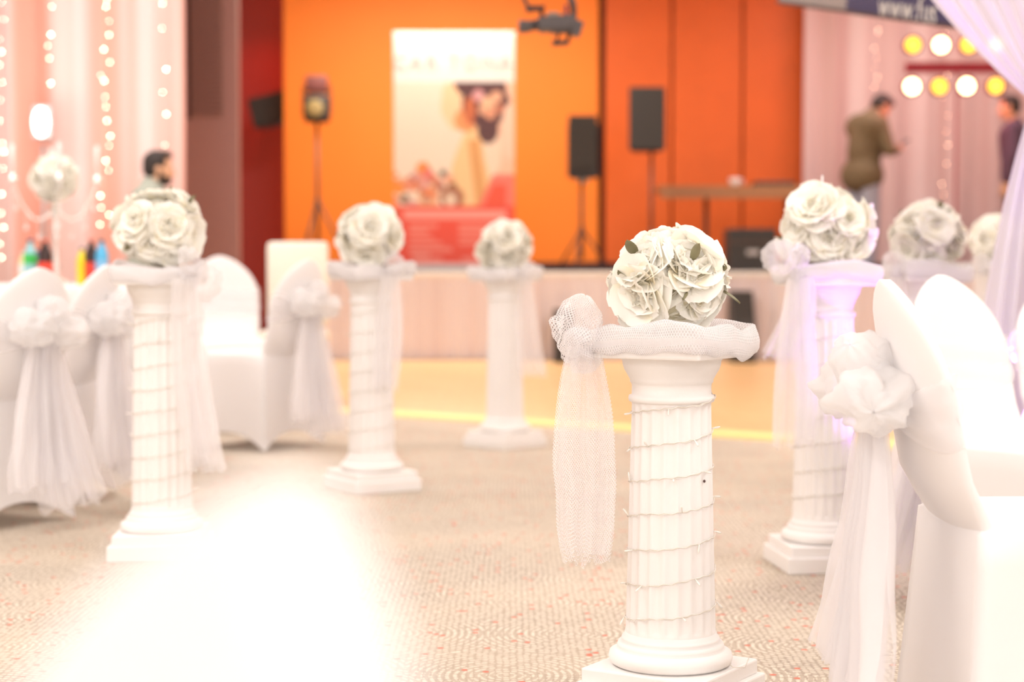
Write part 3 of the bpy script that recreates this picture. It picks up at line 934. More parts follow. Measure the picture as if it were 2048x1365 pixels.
# cream padded chair beyond
t = thing('padded_chair', 'cream padded high-back chair below the stage lamp tripod', 'chair', (X(588, 11.2), 11.2, 0), math.radians(180))
G().add(box((0, -.20, .80), (.40, .07, .54), .03)).build('backrest', 'cream', t)
G().add(box((0, 0, .46), (.42, .44, .09), .03)).build('seat', 'cream', t)
for sx in (-1, 1):
    for sy in (-1, 1):
        G().add(tube([(sx * .17, sy * .17, .42), (sx * .19, sy * .20, 0)], [.018, .014], 8)).build('leg', 'grey_metal', t)

# ------------------------------------------------------------------ bottle table, candelabra
TX, TY = X(120, 10.4), 10.4; TZ = .80
t = thing('banquet_table', 'round banquet table under a white cloth by the pink curtain', 'table', (TX, TY, 0))
G().add(lathe([(.74, TZ - .03), (.75, TZ - .015), (.74, TZ - .004)], 48)).build('tabletop', 'wood_table', t)
for k in range(4):
    a = PI / 4 + k * PI / 2
    G().add(tube([(.5 * math.cos(a), .5 * math.sin(a), TZ - .03), (.55 * math.cos(a), .55 * math.sin(a), 0)], .016, 8)).build('leg', 'grey_metal', t)
vs_ = []; n = 160; rows = [(.02, 0), (.4, 0), (.70, 0), (.755, 0), (.768, .02), (.775, .10), (.79, .3), (.81, .55), (.83, .785)]
for r, dz in rows:
    for k in range(n):
        a = 2 * PI * k / n; rp = 1 + .05 * min(1, dz * 3) * math.sin(a * 22 + 1.4 * nz(a * 2)) * (dz + .2)
        vs_.append((r * rp * math.cos(a), r * rp * math.sin(a), TZ + .003 - dz))
o = mk('tablecloth', vs_, gridf(len(rows), n, False, True), 'cloth'); o.location = (TX, TY, 0)
tag(o, 'white floor-length cloth on the round table of bottles', 'tablecloth')


def bottle(u, v_top, d, h, r, body, label_m, cap, lab, lz=(.30, .62), shoulder=.66):
    zt = TZ + .004
    t = thing('drink_bottle', lab, 'bottle', (X(u, d), d, zt), 0, 'soft drink bottles on the round table')
    s = h
    G().add(lathe([(r * .8, 0), (r, .01), (r, s * .28), (r * .96, s * .45), (r, s * shoulder), (r * .75, s * .78), (r * .36, s * .90), (r * .34, s * .95)], 24)).build('body', body, t)
    G().add(lathe([(r * 1.02, s * lz[0]), (r * 1.03, s * (lz[0] + lz[1]) / 2), (r * 1.02, s * lz[1])], 24, cap=False)).build('label_wrap', label_m, t)
    G().add(lathe([(r * .42, s * .945), (r * .43, s * .97), (r * .41, s)], 16)).build('cap', cap, t)
    return t


def vivid(n, c, rough=.25): M[n] = mat(n, c, rough, spec=.5)


vivid('bottle_green', (.30, .62, .66, 1)); vivid('label_green', (.05, .55, .10, 1)); vivid('cap_navy', (.02, .03, .14, 1)); vivid('cola', (.035, .012, .010, 1))
vivid('label_red', (.85, .06, .03, 1)); vivid('cap_red', (.85, .18, .12, 1)); vivid('bottle_blue', (.10, .48, .80, 1)); vivid('label_blue', (.25, .55, .85, 1))
vivid('bottle_yellow', (.95, .78, .02, 1)); vivid('bottle_purple', (.20, .10, .45, 1)); vivid('cap_black', (.02, .03, .05, 1)); vivid('clear_pet', (.75, .80, .80, 1)); vivid('pale_straw', (.86, .78, .45, 1))
BD = 10.0
bottle(61, 480, BD, .262, .038, 'bottle_green', 'label_green', 'cap_navy', 'soda bottle with a green label and navy cap', (.46, .68))
bottle(91, 480, BD - .08, .262, .040, 'cola', 'label_red', 'cap_red', 'dark cola bottle with a red label beside the green-label bottle', (.18, .50))
bottle(76, 520, BD + .16, .20, .030, 'bottle_purple', 'bottle_purple', 'cap_navy', 'small purple bottle between the green-label bottle and the cola')
bottle(164, 500, BD + .05, .215, .030, 'bottle_yellow', 'bottle_yellow', 'cap_navy', 'bright yellow bottle on the round table')
bottle(183, 480, BD - .05, .262, .038, 'cola', 'label_red', 'cap_red', 'dark cola bottle with a red label beside the blue bottle', (.18, .50))
bottle(204, 482, BD - .12, .258, .036, 'bottle_blue', 'label_blue', 'cap_black', 'sky blue water bottle on the round table', (.30, .55))
bottle(47, 520, BD + .12, .19, .028, 'pale_straw', 'sign_white', 'sign_white', 'pale straw bottle at the outer end of the bottle row')

# candelabra
CX, CY = X(112, 10.45), 10.45
t = thing('candelabra', 'tall silver candelabra with crystal drops and white flowers', 'candelabra', (CX, CY, TZ + .004))
G().add(lathe([(.075, 0), (.078, .008), (.05, .02), (.022, .035), (.014, .06), (.022, .11), (.012, .14), (.010, .30), (.020, .335), (.011, .36), (.010, .50), (.028, .53), (.034, .545)], 24)).build('stem', 'silver', t)
for k in range(4):
    a = PI * .5 * k + .35; ca, sa = math.cos(a), math.sin(a); pts = []
    for i in range(14):
        s = i / 13; r = .245 * s; z = .46 - .10 * math.sin(PI * s * .95) + .16 * s ** 2.4
        pts.append((r * ca, r * sa, z))
    arm = G().add(tube(pts, .0075, 8)).build('arm', 'silver', t)
    e = Vector(pts[-1])
    G().add(lathe([(.012, 0), (.034, .012), (.036, .020), (.016, .028), (.016, .05)], 18, e)).build('candle_cup', 'silver', arm)
    G().add(lathe([(.0125, .028), (.0125, .215), (.004, .225)], 14, e)).build('candle', 'sign_white', arm)
    for i, fr in enumerate((.45, .70, .97)):
        q_ = Vector(pts[int(fr * 13)])
        G().add(tube([q_, q_ - Vector((0, 0, .09))], .0012, 5)).add(ball(q_ - Vector((0, 0, .10)), (.011, .011, .020), 2)).add(ball(q_ - Vector((0, 0, .045)), .008, 1)).build('crystal_drop', 'crystal', arm)
rnd = random.Random(9)
for i in range(16):
    z = 1 - 2 * (i + .5) / 16; r = math.sqrt(1 - z * z); a = i * 2.4; dr = Vector((r * math.cos(a), r * math.sin(a), z))
    reuse('flower', PEONIES[i % 5], t, Vector((0, 0, .63)) + dr * .075, (dr.to_track_quat('Z', 'Y').to_matrix()).to_euler(), 1.05)
G().add(ball((0, 0, .62), .07, 2)).build('flower_core', 'core', t)

# flood lamp shining behind the candelabra
fd = 12.9; fp = W(84, 245, fd)
t = thing('flood_lamp', 'bright white flood lamp on a stand behind the candelabra', 'lamp', (fp.x, fd, 0))
G().add(box((0, 0, fp.z), (.15, .05, .25), .02)).build('housing', 'grey_metal', t, False)
G().add(ball((0, -.03, fp.z), (.06, .02, .11), 3)).build('lens', 'lamp_white', t)
G().add(tube([(0, .02, fp.z - .16), (0, .02, .25)], .014, 8)).build('pole', 'grey_metal', t)
for k in range(3):
    a = k * 2.094 + .5
    G().add(tube([(0, .02, .45), (.3 * math.cos(a), .02 + .3 * math.sin(a), .01)], .010, 6)).build('leg', 'grey_metal', t)
spot('flood_glow', (fp.x + .05, fd - .55, fp.z), (fp.x + .1, 13.5, fp.z + .1), 26, (1, .95, .88), 120, .9, .12)


# ------------------------------------------------------------------ stage gear
def stand(x, y, z0, ztop, label, name='speaker_stand', spread=.32, zspl=.55, m='metal_dark', yaw=.3):
    t = thing(name, label, 'stand', (x, y, z0), yaw)
    h = ztop - z0
    G().add(tube([(0, 0, .12), (0, 0, h)], .018, 10)).build('pole', m, t)
    G().add(lathe([(.024, zspl - .05), (.030, zspl - .03), (.030, zspl + .03), (.022, zspl + .05)], 12)).build('collar', m, t)
    for k in range(3):
        a = k * 2.094
        lg = G().add(tube([(.02 * math.cos(a), .02 * math.sin(a), zspl), (spread * math.cos(a), spread * math.sin(a), .012)], .012, 8)).build('leg', m, t)
        G().add(ball((spread * math.cos(a), spread * math.sin(a), .014), .014, 1)).build('foot', 'black', lg)
    return t


def speaker(u0, u1, v0, v1, d, label, badge=False, tilt=0, rz=0):
    a = W(u0, v0, d); b = W(u1, v1, d); w = b.x - a.x; h = a.z - b.z
    t = thing('loudspeaker', label, 'speaker', ((a.x + b.x) / 2, d, b.z), rz)
    t.rotation_euler = (0, tilt, rz)
    bm = bmesh.new()
    dp = w * .85
    for z in (0, h):
        for (xx, yy) in ((-w / 2, -dp / 2), (w / 2, -dp / 2), (w * .33, dp / 2), (-w * .33, dp / 2)): bm.verts.new((xx, yy, z))
    bm.verts.ensure_lookup_table(); v = bm.verts
    for f in ((3, 2, 1, 0), (4, 5, 6, 7), (0, 1, 5, 4), (1, 2, 6, 5), (2, 3, 7, 6), (3, 0, 4, 7)): bm.faces.new([v[i] for i in f])
    bmesh.ops.bevel(bm, geom=bm.edges[:], offset=.012, segments=2, affect='EDGES'); bm.verts.index_update()
    mk('cabinet', [q_.co.copy() for q_ in bm.verts], [tuple(q_.index for q_ in f.verts) for f in bm.faces], 'black', t, False); bm.free()
    G().add(box((0, -dp / 2 - .004, h / 2), (w - .03, .012, h - .03), .004)).build('grille', 'grille', t, False)
    if badge:
        G().add(lathe([(.052, 0), (.055, .006), (.04, .010)], 20)).build('badge', 'grey_metal', t).rotation_euler = (PI / 2, 0, 0)
        bpy.context.view_layer.update()
        t.children[-1].location = (-.01, -dp / 2 - .01, .07)
    return t


d1 = 17.4
sp = speaker(1134, 1196, 247, 357, d1, 'smaller black loudspeaker with a round badge, at the end of the orange wall', True)
stand(X(1163, d1), d1, STAGE_Z, Z(357, d1), 'thin stand under the smaller loudspeaker with a badge', zspl=.40)
d2 = 17.9
speaker(1256, 1328, 177, 303, d2, 'larger black loudspeaker in front of the dark orange panels')
stand(X(1302, d2), d2, STAGE_Z, Z(303, d2), 'thin stand under the larger loudspeaker', zspl=.38)
# tilted speaker in the recess
t = speaker(512, 600, 190, 250, 20.2, 'tilted black loudspeaker mounted on the maroon wall')
t.rotation_euler = (0, math.radians(-14), 0)
G().add(box((.2, .36, .15), (.05, .42, .05), .005)).build('wall_bracket', 'metal_dark', t, False)
# stage lamp on tripod
d3 = 18.0
b = W(634, 245, d3)
t = thing('stage_lamp', 'black stage lamp head with a round lens on a tripod at the orange wall', 'stage lamp', (b.x, d3, b.z))
G().add(box((0, 0, .14), (.25, .22, .28), .03)).build('lamp_head', 'black', t)
G().add(lathe([(.085, 0), (.09, .02), (.07, .03)], 24)).build('lens', mat('amber_lens', (.30, .22, .09, 1), .15), t).rotation_euler = (PI / 2, 0, 0)
t.children[-1].location = (-.01, -.105, .13)
G().add(box((.0, .0, .385), (.22, .20, .17), .02)).build('upper_housing', mat('maroon_housing', (.16, .05, .045, 1), .5), t)
for s in (-1, 1): G().add(box((s * .135, 0, .22), (.02, .06, .30), .006)).build('yoke_arm', 'metal_dark', t, False)
stand(b.x, d3, STAGE_Z, b.z, 'dark tripod under the stage lamp', 'lamp_tripod', .36, .70, yaw=.15)

# standing poster
BD0 = 17.2
p00 = W(787, 66, BD0); p11 = W(1029, 541, BD0); bw = p11.x - p00.x; bh = p00.z - p11.z
t = thing('rollup_banner', 'tall standing poster of a bride with white header and red text block', 'banner', ((p00.x + p11.x) / 2, BD0, STAGE_Z))
bh = p00.z - STAGE_Z - .04
nx, ny = 110, 210
rb = random.Random(12)
blobs = [(rb.uniform(.0, .5), rb.uniform(.60, .735), rb.uniform(.02, .055), rb.choice([(232, 150, 120), (200, 150, 130), (240, 190, 150), (120, 95, 70), (235, 140, 90), (245, 225, 205), (170, 90, 70), (225, 170, 165)])) for _ in range(46)]
blobs += [(.24, .575, .055, (240, 150, 70)), (.28, .60, .05, (232, 130, 120)), (.41, .595, .03, (70, 60, 45)), (.04, .66, .05, (240, 150, 60))]
hairf = [(.70, .265, .050, (225, 165, 170)), (.78, .30, .06, (240, 195, 160)), (.85, .27, .05, (235, 180, 150)), (.80, .34, .05, (225, 160, 130)), (.88, .32, .04, (190, 120, 95)), (.73, .33, .03, (235, 180, 150))]


def ell(a, b_, cx, cy, rx, ry): return ((a - cx) / rx) ** 2 + ((b_ - cy) / ry) ** 2 < 1


def poster(a, b_):
    if b_ < .208: return (245, 242, 240)
    if b_ < .735:
        c = (244, 230, 214)
        if a > .86 - .1 * (b_ - .2): c = (250, 205, 180)
        # shoulder and back
        if b_ > .40 and abs(a - (.68 + .03 * math.sin(b_ * 9))) < .06 + .30 * min(1, (b_ - .40) * 2.2) * (1 if a < .7 else .55): c = (250, 212, 160)
        if b_ > .45 and .62 < a < .82 and abs(a - (.66 + .25 * (b_ - .45))) < .05: c = (225, 170, 110)
        if ell(a, b_, .83, .50, .06, .10): c = (246, 225, 205)
        if ell(a, b_, .52, .31, .13, .085) or ell(a, b_, .53, .355, .10, .06) or ell(a, b_, .50, .26, .10, .06): c = (252, 215, 175)
        if ell(a, b_, .60, .37, .10, .05): c = (235, 160, 105)
        if ell(a, b_, .76, .30, .20, .10) or (b_ < .26 and .50 < a < .93 and a > .47 + (b_ - .2) * 1.3) or ell(a, b_, .78, .41, .09, .06): c = (92, 58, 62)
        if ell(a, b_, .63, .33, .05, .06): c = (200, 110, 70)
        for (x, y, r, cc) in hairf:
            if ell(a, b_, x, y, r, r * .52): c = cc
        if ell(a, b_, .96, .42, .07, .12): c = (248, 215, 195)
        for (x, y, r, cc) in blobs:
            if ell(a, b_, x, y, r, r * .52): c = cc
        if ell(a, b_, .48, .70, .10, .05): c = (170, 110, 80)
        if ell(a, b_, .47, .71, .05, .03): c = (235, 215, 195)
        if a > .70 and b_ > .60 and a - .70 > (.735 - b_) * .9: c = (245, 130, 115)
        if a > .76 and b_ > .645 and a < .93 and a - .74 > (.735 - b_) * .9: c = (238, 92, 66)
        return c
    c = (238, 84, 64)
    if .755 < b_ < .79 and .08 < a < .93: c = (250, 165, 155)
    rows_ = [(.82, .12, .36, .54, .92), (.845, .12, .28, .54, .86), (.87, .12, .33, .54, .80), (.895, .12, .40, .54, .74), (.92, .12, .48, 0, 0), (.945, .14, .30, 0, 0), (.965, .16, .40, .56, .9)]
    for y, a0, a1, b0, b1 in rows_:
        if abs(b_ - y) < .0085 and (a0 < a < a1 or b0 < a < b1): c = (246, 140, 126)
    if b_ > .978: c = (245, 185, 180)
    return c


vs_ = []; cols = []
for i in range(nx):
    for j in range(ny):
        a = i / (nx - 1); b_ = j / (ny - 1)
        vs_.append(((a - .5) * bw, 0, .04 + bh * (1 - b_))); r, g_, b2 = poster(a, b_); k = .86
        cols.append(tuple(x * k for x in rgb(r, g_, b2)[:3]) + (1,))
mk('printed_sheet', vs_, gridf(nx, ny), 'print', t, False, None, cols)
G().add(box((0, .02, .035), (bw + .06, .16, .07), .012)).build('base_cassette', 'grey_metal', t, False)
G().add(box((0, .012, .04 + bh), (bw + .01, .02, .025), .004)).build('top_rail', 'sign_white', t, False)
G().add(tube([(0, .04, .05), (0, .03, .03 + bh)], .012, 8)).build('support_pole', 'grey_metal', t)


def text(name, body, size, m, parent, loc, rot, ext=.001, align='CENTER', space=1.0):
    """each character is a mesh of its own, set side by side"""
    holder = []; x = 0
    for ch in body:
        if ch == ' ': x += size * .35 * space; continue
        c = bpy.data.curves.new(name, 'FONT'); c.body = ch; c.size = size; c.extrude = ext
        o = bpy.data.objects.new(name, c); COL.objects.link(o); dg = bpy.context.evaluated_depsgraph_get(); dg.update()
        me = bpy.data.meshes.new_from_object(o.evaluated_get(dg)); bpy.data.objects.remove(o)
        xs = [v.co.x for v in me.vertices]; w = max(xs)
        me.materials.clear(); me.materials.append(M[m]); holder.append((me, x)); x += (w + size * .06) * space
    R3 = Euler(rot).to_matrix(); sh = -x / 2 if align == 'CENTER' else 0
    for me, xx in holder:
        o = bpy.data.objects.new(name, me); o.location = Vector(loc) + R3 @ Vector((xx + sh, -size * .35, 0)); o.rotation_euler = rot
        link(o, parent)


text('letter', 'CAR TONA', .19, 'print_grey', t, (0, -.004, .04 + bh * .88), (PI / 2, 0, 0), space=1.15)

# table on the stage with its things
d4 = 18.3
tx0, tx1 = X(1312, d4), X(1640, d4); tz = Z(374, d4)
t = thing('stage_table', 'long narrow brown table on the stage before the dark orange panels', 'table', ((tx0 + tx1) / 2, d4, STAGE_Z))
hw_ = (tx1 - tx0) / 2
G().add(box((0, 0, tz - STAGE_Z - .03), (tx1 - tx0, .6, .06), .008)).build('tabletop', 'wood_table', t, False)
G().add(box((0, -.285, tz - STAGE_Z - .095), (tx1 - tx0 - .04, .03, .07), .004)).build('apron', 'wood_table', t, False)
for lx in (-hw_ + .52, hw_ - .35):
    lg = G().add(tube([(lx, 0, tz - STAGE_Z - .06), (lx, 0, .03)], .025, 10)).build('leg', 'metal_dark', t)
    G().add(box((lx, 0, .015), (.08, .5, .03), .006)).build('foot_bar', 'metal_dark', lg, False)
cu = thing('white_cup', 'small white cup on the brown stage table', 'cup', (X(1466, d4), d4 - .1, tz))
G().add(lathe([(.035, 0), (.055, .03), (.062, .085), (.056, .085), (.045, .03), (.01, .015)], 20)).build('bowl', 'sign_white', cu)
G().add(tube([(.058, 0, .07), (.09, 0, .065), (.085, 0, .03), (.05, 0, .025)], .006, 6)).build('handle', 'sign_white', cu)
mixr = thing('sound_mixer', 'flat dark sound mixer lying on the brown stage table', 'mixer', (X(1545, d4), d4, tz))
G().add(box((0, 0, .025), (.42, .34, .05), .01)).build('case', 'black', mixr, False)
for k in range(6): G().add(lathe([(.012, .05), (.010, .065)], 10, (-.15 + .06 * k, .05, 0))).build('knob', 'grey_metal', mixr)
# black flight case
d5 = 17.1
a = W(1452, 458, d5); b = W(1546, 546, d5)
t = thing('flight_case', 'black equipment case on the stage floor under the brown table', 'case', ((a.x + b.x) / 2, d5, STAGE_Z))
G().add(box((0, 0, (a.z - STAGE_Z) / 2), (b.x - a.x, .45, a.z - STAGE_Z), .02)).build('shell', 'black', t, False)
G().add(box((0, 0, (a.z - STAGE_Z) * .68), (b.x - a.x + .012, .462, .018), .004)).build('lid_seam', 'metal_dark', t, False)
G().add(box((-.0, -.235, (a.z - STAGE_Z) * .45), (.12, .02, .05), .006)).build('handle', 'grey_metal', t, False)


def monitor(u0, u1, v0, d, label):
    x0, x1 = X(u0, d), X(u1, d); h = Z(v0, d); w = x1 - x0
    t = thing('floor_monitor', label, 'speaker', ((x0 + x1) / 2, d, .012))
    prof = [(-.22, 0), (.18, 0), (.20, h), (-.02, h), (-.22, h * .45)]
    vs_ = [(s * w / 2, y, z) for s in (-1, 1) for y, z in prof]; n = 5
    mk('cabinet', vs_, [tuple(range(n)), tuple(reversed(range(n, 2 * n)))] + [(i, i + n, (i + 1) % n + n, (i + 1) % n) for i in range(n)], 'black', t, False)
    G().add(box((0, -.125, h * .74), (w * .8, .012, h * .5), .004, Euler((math.radians(-20), 0, 0)))).build('grille', 'grille', t, False)


monitor(1107, 1146, 622, 16.4, 'black box speaker on the dance floor against the stage, beside the tulle bow')
monitor(1462, 1506, 585, 16.4, 'black box speaker on the dance floor against the stage, behind the front flower ball')

# red lamp bar
d6 = 16.9
t = thing('lamp_bar', 'stand with two rows of glowing yellow lamps on a red bar', 'stage lamps', (X(1912, d6), d6, STAGE_Z))
bx0 = t.location.x
red = mat('red_bar', (.35, .02, .04, 1), .5)
zb = Z(135, d6) - STAGE_Z
G().add(box((0, .02, zb), (X(2020, d6) - X(1812, d6), .08, .10), .01)).build('crossbar', red, t, False)
G().add(tube([(0, .05, zb - .05), (0, .05, .3)], .012, 10)).build('pole', red, t)
for k in range(3):
    a = k * 2.094 + .3
    G().add(tube([(0, .05, .5), (.38 * math.cos(a), .05 + .32 * math.sin(a), .012)], .014, 8)).build('leg', 'metal_dark', t)
lamps = [(1824, 91, 'w'), (1880, 91, 'h'), (1935, 91, 'w'), (1990, 91, 'h'), (1822, 174, 'h'), (1877, 174, 'w'), (1931, 173, 'h'), (1989, 173, 'w')]
for u, v, kd in lamps:
    p = W(u, v, d6)
    lp = G().add(lathe([(.060, 0), (.088, .03), (.092, .13), (.080, .13), (.07, .10)], 24)).build('lamp_can', red, t)
    lp.rotation_euler = (PI / 2, 0, 0); lp.location = (p.x - bx0, .06, p.z - STAGE_Z)
    le = G().add(lathe([(.079, .10), (.05, .118), (.01, .122)], 24)).build('lens', 'par_hot' if kd == 'h' else 'par_warm', lp)
for u, v in ((1850, 60), (1960, 60), (1850, 150), (1960, 150), (1905, 215)):
    p = W(u, v, d6 + .45); point('red_lamp_light', p, 5, (1, .08, .10), .12)
spot('red_wall_glow', (X(520, 19.9), 19.6, Z(215, 20) + .9), (X(525, 20.7), 20.75, Z(190, 20.7)), 30, (1, .05, .04), 70, 1, .1)

# hanging sign strip on a truss (recedes towards the stage)
pA = W(2010, 64, 8.2); pB = W(1560, 2, 10.8)
dv = pB - pA; L_ = dv.length
t = thing('hanging_sign', 'navy sign strip with white web address hung above the rose curtain', 'sign', pA)
ang = math.atan2(dv.y, dv.x); slope = math.asin(dv.z / L_)
t.rotation_euler = (0, -slope, ang)
Rm = Euler((0, -slope, ang)).to_matrix()
hs_ = .13
G().add(box((L_ * .32, 0, hs_ * .5), (L_ * .64, .02, hs_), .002)).build('navy_panel', 'sign_navy', t, False)
G().add(box((L_ * .82, 0, hs_ * .5), (L_ * .36, .02, hs_), .002)).build('grey_panel', 'grey_metal', t, False)
G().add(box((L_ * .5, -.0, -.008), (L_, .05, .016), .002)).build('rail', 'metal_dark', t, False)
G().add(box((L_ * .5, -.0, hs_ + .03), (L_, .05, .03), .002)).build('rail', 'metal_dark', t, False)
text('letter', 'www.fus', .175, 'sign_white', t, (L_ * .485, .014, hs_ * .42), (PI / 2, 0, PI), .002, 'LEFT')
for s in (.1, .9):
    p = pA + dv * s
    G().add(tube([(L_ * s, 0, hs_), (L_ * s, 0, 4.38 - p.z)], .006, 6)).build('hanging_wire', 'grey_metal', t)

# jib camera
dj = 9.2
def JP(u, v, dd=0.): return W(u, v, dj + dd)
o0 = JP(1100, 45)
t = thing('jib_camera', 'black video camera slung under a crane arm at the top', 'video camera', o0)
def L3(u, v, dd=0.): return JP(u, v, dd) - o0
def jbox(u0, v0, u1, v1, dep, bev=.008, rot=None):
    a = L3(u0, v0); b = L3(u1, v1); return box((a + b) / 2, (abs(b.x - a.x), dep, abs(a.z - b.z)), bev, rot)
a0 = math.radians(-4)
G().add(jbox(1076, 33, 1150, 62, .14, .015, Euler((0, a0, 0)))).add(jbox(1100, 54, 1138, 66, .12, .01)).build('body', 'camera_body', t, False)
lp = L3(1037, 53); l2 = L3(1085, 48)
G().add(tube([lp, lp + Vector((.05, 0, .0)), lp + Vector((.055, 0, .002)), l2], [.034, .034, .028, .030], 18)).build('lens_barrel', 'camera_body', t)
G().add(tube([L3(1084, 34), L3(1082, 18), L3(1090, 14), L3(1052, 22)], .012, 8)).build('carry_handle', 'black', t)
G().add(tube([L3(1058, 22), L3(1050, 0), L3(1040, -16)], .010, 8)).build('viewfinder_arm', 'black', t)
G().add(jbox(1053, 12, 1080, 22, .05, .006)).build('monitor', 'black', t, False)
G().add(jbox(1094, 26, 1118, 38, .08, .006)).build('top_plate', mat('tan_plate', (.32, .25, .20, 1), .5), t, False)
G().add(jbox(1128, 10, 1136, 40, .05, .006)).build('red_cable_box', mat('dark_red_box', (.22, .03, .05, 1), .5), t, False)
G().add(jbox(1142, 42, 1164, 72, .11, .008, Euler((0, math.radians(18), 0)))).build('battery', 'camera_body', t, False)
G().add(jbox(1104, 82, 1138, 90, .08, .004, Euler((0, math.radians(-3), 0)))).build('base_plate', 'black', t, False)
G().add(tube([L3(1134, 86), L3(1140, 66), L3(1148, 40), L3(1146, 10), L3(1138, -14)], [.010, .012, .016, .018, .018], 10)).build('mount_yoke', 'black', t)
e1 = L3(1138, -14)
G().add(tube([e1, Vector((e1.x + .1, e1.y + .2, 4.38 - o0.z))], .03, 10)).build('crane_arm', 'black', t)
G().add(tube([L3(1120, 60), L3(1112, 84)], .008, 6)).build('strut', 'metal_dark', t)

# ------------------------------------------------------------------ lilac drape and its frame
dd = 6.0
zg = Z(196, dd); xg = X(2092, dd)
t = thing('lilac_drape', 'sheer lilac drape gathered at a post beside the covered chairs', 'drape', (0, 0, 0))
nu, nv = 60, 90; vs_ = []; uv = []
zt_ = 2.55
for i in range(nu):
    tt = i / (nu - 1)                       # 0 top, .5 gather, 1 floor
    for j in range(nv):
        s = j / (nv - 1)
        if tt <= .5:
            q_ = tt / .5
            # attached along a beam from the upper left to the right
            top = Vector((X(1560, dd) + s * 1.15, dd + .02, zt_)); gat = Vector((xg + (s - .5) * .10, dd, zg + (.5 - s) * -.03))
            sag = .20 * math.sin(PI * q_) * (1 - s)
            p = top.lerp(gat, q_ ** .95); p.z -= sag * .7; p.x += sag * .22
            am = .045 * (1 - .75 * q_)
        else:
            q_ = (tt - .5) / .5
            gat = Vector((xg + (s - .5) * .10, dd, zg)); flo = Vector((X(1948, dd) + s * .55, dd, .01))
            ff = min(1, q_ * 1.0)
            e = 1 - (1 - ff) ** 2.2
            p = Vector((gat.x + (flo.x - gat.x) * e, dd, zg * (1 - q_) + .01 * q_))
            am = .012 + .035 * e
        y = am * math.sin(s * 2 * PI * 9 + 1.2 * nz(s * 4, tt * 2)) + am * .5 * math.sin(s * 2 * PI * 4 + 1)
        vs_.append((p.x, p.y + y, p.z)); uv.append((s, tt))
mk('cloth', vs_, gridf(nu, nv), 'drape', t, True, uv)
G().add(tube([(xg + .052 * math.cos(a), dd + .05 * math.sin(a), zg + .012 * math.cos(a * 2)) for a in [2 * PI * k / 24 for k in range(24)]], .016, 8, closed=True)).build('tie', 'organza_dense', t)
t = thing('drape_frame', 'white post and beam carrying the lilac drape', 'frame', (0, 0, 0))
G().add(tube([(xg + .12, dd + .16, 0), (xg + .12, dd + .16, zt_)], .022, 12)).build('post', 'sign_white', t)
G().add(tube([(X(1540, dd), dd + .12, zt_ + .01), (xg + .14, dd + .16, zt_ + .01)], .020, 12)).build('beam', 'sign_white', t)
G().add(lathe([(.16, 0), (.16, .012), (.03, .02)], 28, (xg + .12, dd + .16, 0))).build('foot_plate', 'sign_white', t)
G().add(tube([(X(1540, dd), dd + .12, zt_ + .01), (X(1540, dd), dd + .12, 4.39)], .004, 6)).build('hanging_wire', 'grey_metal', t)

# violet uplighter
ux, uy = 1.365, 5.17
t = thing('uplighter', 'small black lamp on the floor throwing violet light up the column', 'lamp', (ux, uy, 0))
G().add(lathe([(.06, .05), (.075, .07), (.078, .18), (.068, .18), (.06, .15)], 20)).build('can', 'black', t)
G().add(lathe([(.066, .15), (.04, .155), (.005, .157)], 20)).build('lens', emitter('violet_lens', (.55, .2, 1, 1), 6), t)
for s in (-1, 1): G().add(box((s * .085, 0, .07), (.012, .05, .14), .003)).build('bracket', 'metal_dark', t, False)
spot('violet_uplight', (ux - .03, uy, .20), (X(1665, 5.3), 5.28, .80), 45, (.50, .16, 1), 60, .8, .05)
spot('violet_uplight', (ux + .2, uy + .05, .22), (X(1985, dd), dd, 1.86), 260, (.52, .20, 1), 40, .8, .05)
spot('violet_uplight', (ux + .05, uy + .12, .22), (X(1880, 6.7), 6.7, .75), 10, (.52, .20, 1), 40, .8, .05)


# ------------------------------------------------------------------ people
def hand(g, wrist, direction, palmdir, side, curl=.5):
    """palm with four fingers and a thumb"""
    w = Vector(wrist); f = Vector(direction).normalized(); n = Vector(palmdir); n = (n - f * n.dot(f)).normalized(); s = f.cross(n).normalized()
    pe = w + f * .085
    for k, o in enumerate((-.030, -.010, .010, .030)):
        g.add(capsule(w + s * o * .6, pe + s * o, .017, .013, 8))
        ln = (.062, .075, .070, .055)[k]
        k1 = pe + s * o + (f * math.cos(curl) + n * math.sin(curl)) * ln * .5
        k2 = k1 + (f * math.cos(curl * 2.2) + n * math.sin(curl * 2.2)) * ln * .5
        g.add(capsule(pe + s * o, k1, .0105, .0095, 8)); g.add(capsule(k1, k2, .0095, .0078, 8))
    tb = w + f * .03 + s * .035 * side; tm = tb + (f * .7 + s * .6 * side + n * .4).normalized() * .04; te = tm + (f * .9 + n * .5).normalized() * .032
    g.add(capsule(tb, tm, .013, .011, 8)); g.add(capsule(tm, te, .011, .0085, 8))


